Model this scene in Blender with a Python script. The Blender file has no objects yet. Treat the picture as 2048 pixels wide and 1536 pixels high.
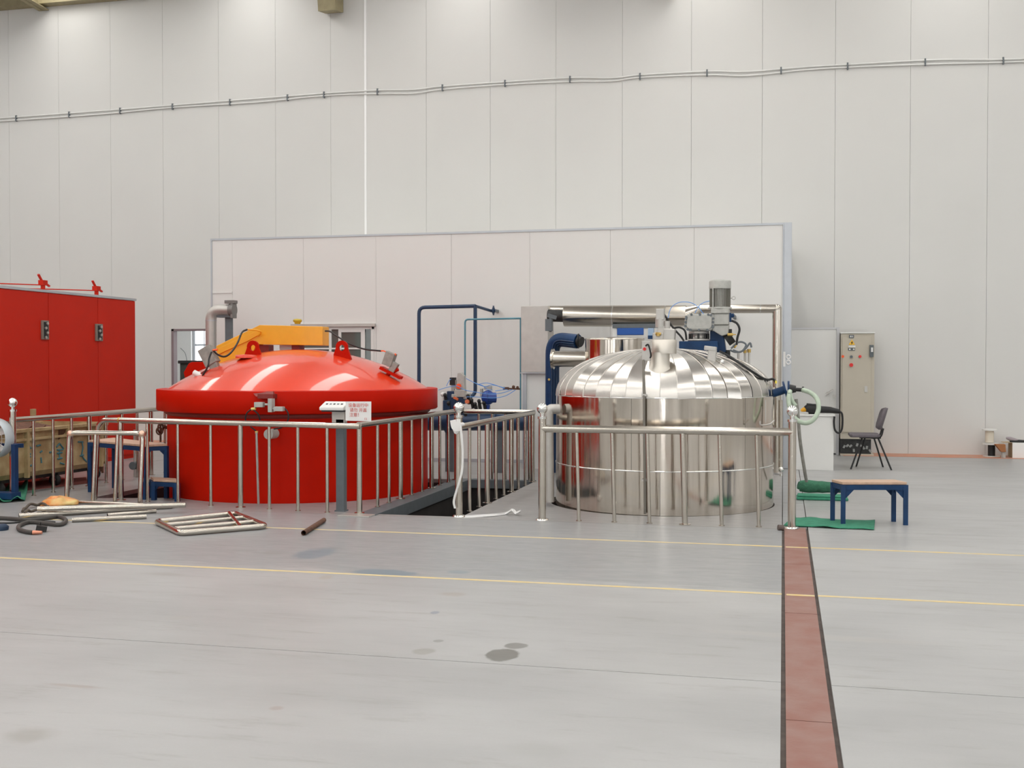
import bpy, bmesh, math, random
from mathutils import Vector, Matrix, Euler
random.seed(7)
PI = math.pi
S = bpy.context.scene
COL = S.collection

# ------------------------------------------------------------------ camera
FPX, HCAM, YAW, PITCH = 2258.0, 1.5, math.radians(13.5), math.atan(43/2258)
cd = bpy.data.cameras.new('camera'); cd.sensor_width = 36; cd.lens = FPX/2048*36
cd.clip_start = 0.1; cd.clip_end = 200
cam = bpy.data.objects.new('camera', cd); COL.objects.link(cam)
cam.location = (0, 0, HCAM)
cam.rotation_euler = Euler((PI/2-PITCH, 0, YAW), 'XYZ')
S.camera = cam
# ------------------------------------------------------------------ view, world
S.view_settings.view_transform = 'Standard'
S.view_settings.look = 'None'
S.view_settings.gamma = 1
S.view_settings.use_curve_mapping = False
S.view_settings.exposure = 0.0
w = bpy.data.worlds.new('world'); S.world = w; w.use_nodes = True
w.node_tree.nodes['Background'].inputs[0].default_value = (0.80, 0.88, 1.0, 1)
w.node_tree.nodes['Background'].inputs[1].default_value = 1.0
SKYLIGHT = 6.0      # radiance of the translucent roof sheets
WINDOWL = 45.0        # radiance of the windows behind the camera

# ------------------------------------------------------------------ surveying helpers (photo reading -> real plane)
_Fw = Vector((-math.sin(YAW)*math.cos(PITCH), math.cos(YAW)*math.cos(PITCH), -math.sin(PITCH)))
_Rt = Vector((math.cos(YAW), math.sin(YAW), 0)); _Up = _Rt.cross(_Fw)
def ray(x, y): return _Fw + _Rt*((x-1024)/FPX) - _Up*((y-768)/FPX)
def G(x, y, z=0.0):
    d = ray(x, y); t = (z-HCAM)/d.z; return Vector((d.x*t, d.y*t, z))
def YP(x, y, Y):
    d = ray(x, y); t = Y/d.y; return Vector((d.x*t, Y, HCAM+d.z*t))
def XP(x, y, X):
    d = ray(x, y); t = X/d.x; return Vector((X, d.y*t, HCAM+d.z*t))
def V(*a): return Vector(a)

# ------------------------------------------------------------------ materials
MATS = {}
def mat(name, col, rough=0.5, metal=0.0, var=0.0, vscale=6.0, bump=0.0, bscale=40.0, stretch=None,
        spec=0.5, coat=0.0, emit=None, estr=0.0, alpha=1.0, trans=0.0, col2=None, world=False, rvar=0.0):
    if name in MATS: return MATS[name]
    m = bpy.data.materials.new(name); m.use_nodes = True; MATS[name] = m
    nt = m.node_tree; N = nt.nodes; L = nt.links; b = N['Principled BSDF']
    b.inputs['Base Color'].default_value = (*col, 1)
    b.inputs['Roughness'].default_value = rough; b.inputs['Metallic'].default_value = metal
    b.inputs['Specular IOR Level'].default_value = spec
    b.inputs['Coat Weight'].default_value = coat; b.inputs['Coat Roughness'].default_value = 0.06
    b.inputs['Transmission Weight'].default_value = trans
    b.inputs['Alpha'].default_value = alpha
    if emit: b.inputs['Emission Color'].default_value = (*emit, 1); b.inputs['Emission Strength'].default_value = estr
    if var or bump or rvar:
        if world: src = N.new('ShaderNodeNewGeometry').outputs['Position']
        else: src = N.new('ShaderNodeTexCoord').outputs['Object']
        mp = N.new('ShaderNodeMapping'); L.new(src, mp.inputs[0])
        if stretch: mp.inputs['Scale'].default_value = stretch
        n = N.new('ShaderNodeTexNoise'); n.inputs['Scale'].default_value = vscale; n.inputs['Detail'].default_value = 5
        L.new(mp.outputs[0], n.inputs['Vector'])
        if var:
            r = N.new('ShaderNodeValToRGB'); L.new(n.outputs['Fac'], r.inputs[0])
            c2 = col2 or tuple(max(0, c*(1-var)) for c in col)
            r.color_ramp.elements[0].position = 0.3; r.color_ramp.elements[1].position = 0.7
            r.color_ramp.elements[0].color = (*c2, 1); r.color_ramp.elements[1].color = (*col, 1)
            L.new(r.outputs[0], b.inputs['Base Color'])
        if rvar:
            mr = N.new('ShaderNodeMapRange'); L.new(n.outputs['Fac'], mr.inputs[0])
            mr.inputs[3].default_value = rough-rvar; mr.inputs[4].default_value = rough+rvar
            L.new(mr.outputs[0], b.inputs['Roughness'])
        if bump:
            n2 = N.new('ShaderNodeTexNoise'); n2.inputs['Scale'].default_value = bscale; n2.inputs['Detail'].default_value = 3
            L.new(mp.outputs[0], n2.inputs['Vector'])
            bp = N.new('ShaderNodeBump'); bp.inputs['Strength'].default_value = bump; bp.inputs['Distance'].default_value = 0.02
            L.new(n2.outputs['Fac'], bp.inputs['Height']); L.new(bp.outputs[0], b.inputs['Normal'])
    return m

WALL = mat('wall_panel_paint', (.675, .67, .65), .55, var=.03, vscale=.8, world=True)
WALL2 = mat('partition_paint', (.77, .765, .745), .5, var=.02, vscale=1.2, world=True)
SEAM = mat('dark_seam', (.56, .55, .53), .8)
STEEL = mat('tube_steel', (.60, .555, .49), .18, 1, var=.07, vscale=5, rvar=.02)
STEEL2 = mat('steel_cladding', (.66, .60, .53), .11, 1, var=.12, vscale=5, stretch=(5, 5, .25), bump=.035, bscale=6, rvar=.03)
PETAL = mat('steel_petal', (.70, .67, .63), .25, 1, var=.06, vscale=9, rvar=.03)
ALU = mat('aluminium', (.52, .545, .58), .4, .5, var=.05, vscale=8)
GALV = mat('galvanised', (.56, .54, .51), .42, .6, var=.10, vscale=10)
GREYP = mat('grey_paint', (.13, .15, .165), .5, var=.15, vscale=12)
LGREY = mat('light_grey_casting', (.50, .50, .47), .5, .2, var=.15, vscale=25)
BEIGE = mat('cabinet_enamel', (.55, .50, .41), .42, var=.05, vscale=4)
RED = mat('red_gloss_paint', (.52, .010, .002), .38, var=.10, vscale=3, bump=.015, bscale=9, spec=.06)
RED2 = mat('red_lid_paint', (.78, .045, .008), .34, var=.05, vscale=3, coat=.75, bump=.02, bscale=6, spec=.4)
REDC = mat('red_cabinet_paint', (.60, .020, .006), .5, var=.08, vscale=2, spec=.18)
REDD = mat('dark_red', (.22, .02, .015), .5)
YEL = mat('yellow_paint', (.86, .42, .012), .36, var=.08, vscale=8, coat=.3)
BLUE = mat('blue_paint', (.008, .045, .135), .42, var=.3, vscale=8, spec=.3)
BLUE2 = mat('blue_pipe_paint', (.016, .048, .115), .4, var=.3, vscale=7)
TEAL = mat('teal_pipe_paint', (.10, .28, .36), .45, var=.2, vscale=9)
BLACK = mat('black_rubber', (.012, .012, .013), .55)
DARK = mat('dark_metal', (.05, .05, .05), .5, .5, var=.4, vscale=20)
WOOD = mat('plywood', (.62, .42, .30), .6, var=.2, vscale=10, stretch=(1, 8, 1))
WHITE = mat('white_enamel', (.78, .78, .76), .45, var=.03, vscale=4)
PAPER = mat('paper', (.84, .83, .82), .8)
INK = mat('red_ink', (.66, .16, .14), .8)
RUSTY = mat('rusty_cream', (.55, .44, .24), .7, var=.55, vscale=5, col2=(.33, .22, .10), bump=.2, bscale=20)
RUST = mat('rust_brown', (.16, .07, .04), .75, var=.5, vscale=20)
GREEN = mat('green_felt', (.05, .28, .17), .9, var=.25, vscale=14, bump=.3, bscale=60)
GREEN2 = mat('dark_green_cloth', (.06, .22, .13), .9, var=.4, vscale=18, bump=.4, bscale=40)
HOSE = mat('clear_green_hose', (.50, .60, .48), .35, var=.2, vscale=12)
BTUBE = mat('blue_tubing', (.12, .34, .78), .4)
ORANGE = mat('orange_plastic', (.95, .12, .02), .4)
BRASS = mat('brass', (.55, .38, .12), .35, .9)
SHIRT = mat('chair_fabric', (.16, .14, .155), .9, var=.15, vscale=30)
NECK = mat('brushed_steel', (.66, .62, .56), .42, 1)
WHITE2 = mat('white_strip', (.92, .92, .92), .5)
CHROME = mat('chrome', (.8, .8, .78), .12, 1)
PLATE = mat('trench_plate', (.25, .105, .08), .55, var=.25, vscale=5, col2=(.29, .17, .145), world=True, bump=.08, bscale=30)
STRIPO = mat('orange_floor_strip', (.60, .24, .14), .6, var=.2, vscale=3, col2=(.52, .30, .22), world=True)
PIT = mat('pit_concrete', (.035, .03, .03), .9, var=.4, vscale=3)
YLINE = mat('yellow_line', (.70, .52, .20), .6, var=.25, vscale=6, col2=(.60, .52, .36), world=True)
CEIL = mat('roof_sheet', (.46, .46, .45), .6)
TAN = mat('tan_steel', (.36, .31, .18), .6, var=.2, vscale=10)
GLASSD = mat('window_glass', (.10, .12, .11), .04, spec=.8)
SKYP = mat('skylight_sheet', (.9, .9, .9), .5, emit=(1.0, .985, .95), estr=SKYLIGHT)
WINP = mat('daylight_pane', (.9, .9, .9), .5, emit=(.93, .96, 1.0), estr=WINDOWL)
WINP2 = mat('daylight_pane_soft', (.9, .9, .9), .5, emit=(.95, .97, 1.0), estr=1.6)
GRAFF = mat('blue_brush_paint', (.08, .22, .26), .8)

def floor_mat():
    m = bpy.data.materials.new('polished_concrete'); m.use_nodes = True
    nt = m.node_tree; N = nt.nodes; L = nt.links; b = N['Principled BSDF']
    pos = N.new('ShaderNodeNewGeometry').outputs['Position']
    def noise(scale, det=5, sc=(1, 1, 1), rough=.55):
        mp = N.new('ShaderNodeMapping'); mp.inputs['Scale'].default_value = sc; L.new(pos, mp.inputs[0])
        n = N.new('ShaderNodeTexNoise'); n.inputs['Scale'].default_value = scale; n.inputs['Detail'].default_value = det
        n.inputs['Roughness'].default_value = rough
        L.new(mp.outputs[0], n.inputs['Vector']); return n.outputs['Fac']
    def mth(op, a, bb, c=None):
        n = N.new('ShaderNodeMath'); n.operation = op
        for i, x in enumerate((a, bb, c)):
            if x is None: continue
            if isinstance(x, (int, float)): n.inputs[i].default_value = x
            else: L.new(x, n.inputs[i])
        return n.outputs[0]
    def mix(f, a, bb):
        n = N.new('ShaderNodeMix'); n.data_type = 'RGBA'
        if isinstance(f, (int, float)): n.inputs[0].default_value = f
        else: L.new(f, n.inputs[0])
        for s, x in ((6, a), (7, bb)):
            if isinstance(x, tuple): n.inputs[s].default_value = (*x, 1)
            else: L.new(x, n.inputs[s])
        return n.outputs[2]
    def step(x, lo, hi):
        n = N.new('ShaderNodeMapRange'); n.interpolation_type = 'SMOOTHSTEP'; L.new(x, n.inputs[0])
        n.inputs[1].default_value = lo; n.inputs[2].default_value = hi; return n.outputs[0]
    sep = N.new('ShaderNodeSeparateXYZ'); L.new(pos, sep.inputs[0]); X, Y = sep.outputs[0], sep.outputs[1]
    big = noise(.55, 4, (1, 1.6, 1)); fine = noise(5, 6, (1, 3, 1), .65); sc = noise(1.6, 5, (1, 5, 1), .7); grit = noise(70, 2)
    c = mix(step(big, .32, .68), (.355, .355, .355), (.43, .43, .43))
    # older, darker and bluer slab between the walkway line and the pit
    yy = mth('ADD', Y, mth('MULTIPLY', mth('SUBTRACT', sc, .5), 1.2))
    z1 = mth('MULTIPLY', step(yy, 7.35, 7.75), mth('SUBTRACT', 1.0, step(X, .02, .2)))
    c = mix(mth('MULTIPLY', z1, .85), c, mix(step(fine, .3, .7), (.265, .275, .285), (.335, .34, .345)))
    z2 = mth('MULTIPLY', step(Y, 10.40, 10.44), mth('SUBTRACT', 1.0, step(X, -.02, .0)))
    c = mix(mth('MULTIPLY', z2, .55), c, mix(step(fine, .3, .7), (.27, .255, .25), (.35, .335, .325)))
    c = mix(mth('MULTIPLY', step(sc, .54, .72), .42), c, (.28, .265, .25))
    c = mix(mth('MULTIPLY', step(fine, .60, .80), .25), c, (.52, .51, .50))
    c = mix(mth('MULTIPLY', grit, .12), c, (.22, .22, .22))
    # oil and paint stains: centre, half sizes, colour, strength
    wob = mth('MULTIPLY', mth('SUBTRACT', noise(6, 4), .5), 1.1)
    def stain(px, py, rx, ry, col, k, soft=.35):
        nonlocal c
        p = G(px, py); q = G(px+rx, py); r = G(px, py-ry)
        sx = abs(q.x-p.x); sy = abs(r.y-p.y)
        dx = mth('DIVIDE', mth('SUBTRACT', X, p.x), sx); dy = mth('DIVIDE', mth('SUBTRACT', Y, p.y), sy)
        d = mth('SQRT', mth('ADD', mth('MULTIPLY', dx, dx), mth('MULTIPLY', dy, dy)), None)
        d = mth('ADD', d, wob)
        f = mth('MULTIPLY', mth('SUBTRACT', 1.0, step(d, 1-soft, 1+soft)), k)
        c = mix(f, c, col)
    oil = (.13, .125, .11); blu = (.17, .23, .27)
    stain(1006, 1310, 33, 12, oil, .85, .12); stain(1032, 1291, 23, 6, oil, .7, .15)
    stain(848, 1303, 22, 6, (.24, .23, .2), .6, .3); stain(877, 1282, 11, 3, oil, .5, .2)
    stain(630, 1107, 36, 11, blu, .75, .3); stain(765, 1145, 66, 6, blu, .85, .2); stain(918, 1144, 24, 3, blu, .6, .3)
    stain(62, 1470, 48, 15, (.30, .29, .27), .7, .5); stain(1640, 1010, 30, 12, (.27, .31, .29), .5, .5)
    stain(905, 1188, 26, 4, (.30, .25, .21), .5, .5); stain(650, 1155, 12, 4, (.36, .33, .28), .6, .4)
    stain(360, 1235, 24, 4, (.36, .35, .33), .5, .5); stain(545, 1105, 20, 4, (.25, .24, .23), .4, .5)
    stain(1650, 1275, 200, 5, (.44, .42, .4), .4, .5)
    stain(150, 1372, 62, 2.5, (.30, .24, .21), .5, .5); stain(554, 1416, 14, 4, (.28, .2, .18), .5, .5); stain(870, 1225, 9, 3, (.15, .17, .25), .6, .3); stain(330, 1148, 40, 3, (.30, .28, .26), .5, .5); stain(1080, 1500, 60, 14, (.33, .33, .32), .4, .6)
    L.new(c, b.inputs['Base Color'])
    rg = N.new('ShaderNodeMapRange'); L.new(sc, rg.inputs[0]); rg.inputs[3].default_value = .26; rg.inputs[4].default_value = .46
    L.new(rg.outputs[0], b.inputs['Roughness'])
    b.inputs['Specular IOR Level'].default_value = .45
    bp = N.new('ShaderNodeBump'); bp.inputs['Strength'].default_value = .12; bp.inputs['Distance'].default_value = .003
    L.new(fine, bp.inputs['Height']); L.new(bp.outputs[0], b.inputs['Normal'])
    return m
FLOOR = floor_mat()

# ------------------------------------------------------------------ mesh builder
class MB:
    def __init__(s): s.v = []; s.f = []; s.s = []
    def add(s, vs, fs, smooth=False):
        o = len(s.v); s.v += [Vector(v) for v in vs]
        s.f += [tuple(i+o for i in f) for f in fs]; s.s += [smooth]*len(fs); return s
    def box(s, x0, x1, y0, y1, z0, z1):
        vs = [(x, y, z) for z in (z0, z1) for y in (y0, y1) for x in (x0, x1)]
        return s.add(vs, [(0, 2, 3, 1), (4, 5, 7, 6), (0, 1, 5, 4), (2, 6, 7, 3), (0, 4, 6, 2), (1, 3, 7, 5)])
    def obox(s, c, sz, rot=(0, 0, 0)):
        R = Euler(rot).to_matrix(); c = Vector(c); h = [x/2 for x in sz]
        vs = [c+R@Vector((x*h[0], y*h[1], z*h[2])) for z in (-1, 1) for y in (-1, 1) for x in (-1, 1)]
        return s.add(vs, [(0, 2, 3, 1), (4, 5, 7, 6), (0, 1, 5, 4), (2, 6, 7, 3), (0, 4, 6, 2), (1, 3, 7, 5)])
    def bar(s, a, b, wd, ht, up=(0, 0, 1)):
        a = Vector(a); b = Vector(b); d = (b-a).normalized(); u = Vector(up)
        if abs(d.dot(u)) > .95: u = Vector((0, 1, 0))
        r = d.cross(u).normalized(); u = r.cross(d)
        vs = [p+r*(i*wd/2)+u*(j*ht/2) for p in (a, b) for j in (-1, 1) for i in (-1, 1)]
        return s.add(vs, [(0, 1, 3, 2), (4, 6, 7, 5), (0, 4, 5, 1), (2, 3, 7, 6), (0, 2, 6, 4), (1, 5, 7, 3)])
    def tube(s, pts, r, n=8, caps=True, closed=False):
        pts = [Vector(p) for p in pts]; m = len(pts)
        rr = r if isinstance(r, (list, tuple)) else [r]*m
        T = []
        for i in range(m):
            a = pts[(i-1) % m] if (closed or i > 0) else pts[i]; b = pts[(i+1) % m] if (closed or i < m-1) else pts[i]
            T.append((b-a).normalized())
        u = Vector((0, 0, 1)) if abs(T[0].z) < .9 else Vector((1, 0, 0))
        u = (u-T[0]*u.dot(T[0])).normalized(); rings = []
        for i in range(m):
            u = (u-T[i]*u.dot(T[i])).normalized(); w_ = T[i].cross(u)
            rings.append([pts[i]+(u*math.cos(2*PI*k/n)+w_*math.sin(2*PI*k/n))*rr[i] for k in range(n)])
        vs = [v for q in rings for v in q]; fs = []
        for i in range(m if closed else m-1):
            j = (i+1) % m
            for k in range(n): fs.append((i*n+k, i*n+(k+1) % n, j*n+(k+1) % n, j*n+k))
        s.add(vs, fs, True)
        if caps and not closed:
            s.add(rings[0], [tuple(reversed(range(n)))]); s.add(rings[-1], [tuple(range(n))])
        return s
    def cyl(s, a, b, r, r2=None, n=16): return s.tube([a, b], [r, r if r2 is None else r2], n)
    def lathe(s, prof, c=(0, 0, 0), n=32, a0=0, a1=2*PI, axis='z', flip=False):
        c = Vector(c); full = abs(a1-a0-2*PI) < 1e-6; k = n if full else n+1
        vs = []
        for (r, z) in prof:
            for i in range(k):
                t = a0+(a1-a0)*i/n; x, y = r*math.cos(t), r*math.sin(t)
                p = {'z': (x, y, z), 'y': (x, z, y), 'x': (z, x, y)}[axis]; vs.append(c+Vector(p))
        fs = []
        for j in range(len(prof)-1):
            for i in range(n):
                i2 = (i+1) % k; fs.append((j*k+i, j*k+i2, (j+1)*k+i2, (j+1)*k+i))
        return s.add(vs, fs, True)
    def disc(s, c, r, n=24, axis='z'):
        vs = []
        for i in range(n):
            x, y = r*math.cos(2*PI*i/n), r*math.sin(2*PI*i/n)
            vs.append(Vector(c)+Vector({'z': (x, y, 0), 'y': (x, 0, y), 'x': (0, x, y)}[axis]))
        return s.add(vs, [tuple(range(n))])
    def prism(s, pts, off):
        n = len(pts); a = [Vector(p) for p in pts]; off = Vector(off)
        return s.add(a+[p+off for p in a], [tuple(reversed(range(n))), tuple(range(n, 2*n))]+[(i, (i+1) % n, n+(i+1) % n, n+i) for i in range(n)])
    def ball(s, c, r, n=16, sc=(1, 1, 1)):
        c = Vector(c); m = n//2; vs = []; fs = []
        for j in range(m+1):
            t = PI*j/m
            for i in range(n):
                p = 2*PI*i/n; vs.append(c+Vector((r*math.sin(t)*math.cos(p)*sc[0], r*math.sin(t)*math.sin(p)*sc[1], r*math.cos(t)*sc[2])))
        for j in range(m):
            for i in range(n): fs.append((j*n+i, (j+1)*n+i, (j+1)*n+(i+1) % n, j*n+(i+1) % n))
        return s.add(vs, fs, True)
    def torus(s, c, R, r, axis='z', n=28, m=8):
        pts = []
        for i in range(n):
            x, y = R*math.cos(2*PI*i/n), R*math.sin(2*PI*i/n)
            pts.append(Vector(c)+Vector({'z': (x, y, 0), 'y': (x, 0, y), 'x': (0, x, y)}[axis]))
        return s.tube(pts, r, m, closed=True)
    def mesh(s, name, m, org=(0, 0, 0)):
        me = bpy.data.meshes.new(name); o = Vector(org)
        me.from_pydata([tuple(v-o) for v in s.v], [], s.f)
        me.polygons.foreach_set('use_smooth', s.s)
        bm = bmesh.new(); bm.from_mesh(me)
        bmesh.ops.remove_doubles(bm, verts=[v for v in bm.verts if not v.is_boundary] if False else [], dist=1e-5)
        bmesh.ops.recalc_face_normals(bm, faces=bm.faces); bm.to_mesh(me); bm.free()
        me.materials.append(m); me.update(); return me
def spl(pts, k=8):
    pts = [Vector(p) for p in pts]; P = [pts[0]*2-pts[1]]+pts+[pts[-1]*2-pts[-2]]; out = []
    for i in range(1, len(P)-2):
        for j in range(k):
            t = j/k; a, b, c, d = P[i-1], P[i], P[i+1], P[i+2]
            out.append(.5*((2*b)+(c-a)*t+(2*a-5*b+4*c-d)*t*t+(3*b-a-3*c+d)*t**3))
    out.append(pts[-1]); return out
def fillet(pts, r, k=5):
    pts = [Vector(p) for p in pts]; out = [pts[0]]
    for i in range(1, len(pts)-1):
        a, b, c = pts[i-1], pts[i], pts[i+1]; d1 = (a-b); d2 = (c-b)
        q = min(r, d1.length*.49, d2.length*.49); p1 = b+d1.normalized()*q; p2 = b+d2.normalized()*q
        for j in range(k+1):
            t = j/k; out.append(p1*(1-t)**2+b*2*t*(1-t)+p2*t*t)
    out.append(pts[-1]); return out

ORG = {}
def setp(o, label=None, cat=None, group=None, kind=None):
    if label: o['label'] = label
    if cat: o['category'] = cat
    if group: o['group'] = group
    if kind: o['kind'] = kind
    return o
def thing(name, label, cat, loc=(0, 0, 0), group=None, kind=None):
    o = bpy.data.objects.new(name, None); COL.objects.link(o); o.location = loc; o.empty_display_size = .1
    ORG[o.name] = Vector(loc); return setp(o, label, cat, group, kind)
def bev(o, wd, seg=2):
    m = o.modifiers.new('bevel', 'BEVEL'); m.width = wd; m.segments = seg; m.limit_method = 'ANGLE'; m.angle_limit = .7
    return o
def part(name, mb, m, parent, label=None, bevel=0, kind=None):
    org = ORG[parent.name]
    o = bpy.data.objects.new(name, mb.mesh(name, m, org)); COL.objects.link(o); o.parent = parent
    ORG[o.name] = org; setp(o, label, kind=kind)
    if bevel: bev(o, bevel)
    return o
def solo(name, mb, m, label, cat, loc=(0, 0, 0), group=None, kind=None, bevel=0):
    o = bpy.data.objects.new(name, mb.mesh(name, m, loc)); COL.objects.link(o); o.location = loc
    ORG[o.name] = Vector(loc); setp(o, label, cat, group, kind)
    if bevel: bev(o, bevel)
    return o
def inst(name, me, loc, parent, rot=(0, 0, 0), label=None):
    o = bpy.data.objects.new(name, me); COL.objects.link(o); o.parent = parent
    o.location = Vector(loc)-ORG[parent.name]; o.rotation_euler = rot; ORG[o.name] = Vector(loc); setp(o, label); return o
def struct(name, mb, m, parent=None, label=None, bevel=0):
    if parent is None:
        o = bpy.data.objects.new(name, mb.mesh(name, m)); COL.objects.link(o); ORG[o.name] = Vector((0, 0, 0)); setp(o, label, kind='structure')
        if bevel: bev(o, bevel)
        return o
    return part(name, mb, m, parent, label, bevel)
def copy_tree(o, loc, label, group=None):
    r = o.copy(); COL.objects.link(r); r.location = loc; r['label'] = label; ORG[r.name] = Vector(loc)
    if group: r['group'] = group
    for ch in list(o.children):
        c = ch.copy(); COL.objects.link(c); c.parent = r
        for g in ch.children:
            d = g.copy(); COL.objects.link(d); d.parent = c
    return r

XL, XR, YB, YF = -24.0, 15.0, -22.0, 19.5     # hall extents, left side widened for the added skylights
WT = 8.72
RC = V(-5.62, 12.54, 0); RR = 1.524; RIM = 1.643     # red vessel
SC = V(-1.25, 12.19, 0); SR = 1.154                  # steel tank

# ================================================================== FLOOR
floor = thing('floor', 'pale polished concrete floor slabs of the hall', None, kind='structure')
def slab(x0, x1, y0, y1, holes=()):
    g = .0035
    if not holes:
        me = MB().box(x0+g, x1-g, y0+g, y1-g, -.18, 0)
        return part('floor_slab', me, FLOOR, floor)
    bm = bmesh.new()
    loops = [[(x0+g, y0+g), (x1-g, y0+g), (x1-g, y1-g), (x0+g, y1-g)]]+list(holes)
    edges = []
    for lp in loops:
        vs = [bm.verts.new((a, b, 0)) for a, b in lp]
        edges += [bm.edges.new((vs[i], vs[(i+1) % len(vs)])) for i in range(len(vs))]
    r = bmesh.ops.triangle_fill(bm, edges=edges, use_beauty=True)
    bmesh.ops.recalc_face_normals(bm, faces=bm.faces)
    for f in bm.faces:
        if f.normal.z < 0: f.normal_flip()
    ex = bmesh.ops.extrude_face_region(bm, geom=list(bm.faces))
    for v in [e for e in ex['geom'] if isinstance(e, bmesh.types.BMVert)]: v.co.z -= .05
    bmesh.ops.recalc_face_normals(bm, faces=bm.faces)
    me = bpy.data.meshes.new('floor_slab'); bm.to_mesh(me); bm.free(); me.materials.append(FLOOR)
    o = bpy.data.objects.new('floor_slab', me); COL.objects.link(o); o.parent = floor; ORG[o.name] = V(0, 0, 0); return o
R_ = RR+.012
arc = [(RC.x+R_*math.cos(t), RC.y+R_*math.sin(t)) for t in [math.radians(235+i*6) for i in range(17)]]
hole1 = [(-7.45, 13.9), (-7.45, 11.03)]+arc+[(-4.02, 12.6), (-4.02, 13.9)]
hole2 = [(-3.90, 13.9), (-3.90, 10.53), (-3.035, 10.53), (-3.035, 13.9)]
hole3 = [(SC.x-.028+(SR+.045)*math.cos(2*PI*i/64), SC.y+.02+(SR+.045)*math.sin(2*PI*i/64)) for i in range(64)]
TX0, TX1 = 0.0, .222
xs = [(XL, -16.5), (-16.5, -9.3), (-9.3, TX0), (TX1, 4.5), (4.5, 9.5), (9.5, XR)]
ys = [(YB, -12), (-12, -6), (-6, 0), (0, 5.42), (5.42, 10.42), (10.42, 16.4), (16.4, YF)]
for (a, b) in xs:
    for (c, d) in ys:
        slab(a, b, c, d, (hole1, hole2, hole3) if (b == TX0 and c == 10.42) else ())
# pit below
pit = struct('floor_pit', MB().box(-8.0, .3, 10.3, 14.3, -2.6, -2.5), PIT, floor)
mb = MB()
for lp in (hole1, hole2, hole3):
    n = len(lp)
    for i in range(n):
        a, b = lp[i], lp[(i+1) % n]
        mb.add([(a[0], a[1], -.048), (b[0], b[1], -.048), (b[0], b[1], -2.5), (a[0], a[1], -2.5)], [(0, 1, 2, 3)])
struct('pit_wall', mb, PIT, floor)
# painted lines
for (y, x0, x1) in ((7.49, XL+1, TX0-.002), (7.49, TX1+.002, 12), (9.43, XL+1, TX0-.002), (9.43, TX1+.002, 12)):
    part('painted_line', MB().box(x0, x1, y-.022, y+.022, .0002, .0012), YLINE, floor, 'thin yellow painted line')
# trench and its cover plates
part('trench_bed', MB().box(TX0-.05, TX1+.05, YB, YF, -.17, -.022), mat('trench_edge', (.16, .13, .115), .8, var=.4, vscale=12), floor)
py = [16.4, 14.2, 12.4, 10.56, 8.65, 6.95, 4.86, 2.8, .8, -1.2, -3.2]
for i in range(len(py)-1):
    b, a = py[i]-.004, py[i+1]+.004
    far = py[i+1] > 10.5
    mb = MB().box(TX0+(.004 if far else .018), TX1-(.004 if far else .017), a, b, -.021, -.002)
    part('cover_plate', mb, FLOOR if far else PLATE, floor, None if far else 'red brown painted trench cover plate')
for y in (7.49, 9.43):
    part('painted_line', MB().box(TX0+.027, TX1-.018, y-.022, y+.022, -.0018, -.0005), YLINE, floor, 'thin yellow painted line')
# ================================================================== BACK WALL
wb = thing('wall_back', 'tall off-white sandwich panel wall of the hall', None, kind='structure')
part('backing', MB().box(XL, -11.34, YF+.06, YF+.1, 0, 9.2).box(-10.5, XR, YF+.06, YF+.1, 0, 9.2).box(-11.34, -10.5, YF+.06, YF+.1, 2.1, 9.2), SEAM, wb)
sx = [-22.0, -20.8, -19.6, -18.4, -17.25, -14.92-1.17, -14.92, -13.80, -12.66, -11.54, -10.37, -9.21, -8.11, -7.43, -6.27, -5.08, -3.89, -2.72, -1.54, -.36, .82, 2.0, 3.18, 4.36, 5.54, 6.72, 7.9, 9.1, 10.3, 11.5, 12.7, 13.9, 15.0]
sx = [XL]+sx
D0, D1 = -11.34, -10.56
for a, b in zip(sx, sx[1:]):
    g = .0018
    segs = [(a, b, 0, 9.2)]
    if b > D0 and a < D1:
        segs = [(max(a, D0), min(b, D1), 2.10, 9.2)]
        if a < D0: segs.append((a, D0, 0, 9.2))
        if b > D1: segs.append((D1, b, 0, 9.2))
    mb = MB()
    for (x0, x1, z0, z1) in segs:
        if x1-x0 > .02: mb.box(x0+(g if x0 == a else 0), x1-(g if x1 == b else 0), YF, YF+.062, z0, z1)
    part('wall_panel', mb, WALL, wb)
struct('trim_1', MB().box(-7.45, -7.41, YF-.012, YF-.001, 3.3, 9.2), WHITE2, None, 'thin white strip running up the back wall')
struct('trim_2', MB().box(XL, D0, YF-.62, YF-.001, .0005, .006).box(.95, XR, YF-.62, YF-.001, .0005, .006), STRIPO, None, 'orange painted strip on the floor along the back wall')
# other walls
def wall(name, mb, label, m=WALL): return struct(name, mb, m, None, label)
wl = thing('wall_left', 'left wall of the hall', None, kind='structure')
for i in range(35): part('wall_panel', MB().box(XL-.08, XL, YB+i*1.186+.004, YB+(i+1)*1.186-.004, 0, 10.4), WALL, wl)
part('backing', MB().box(XL-.14, XL-.08, YB, YF, 0, 10.4), SEAM, wl)
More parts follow.
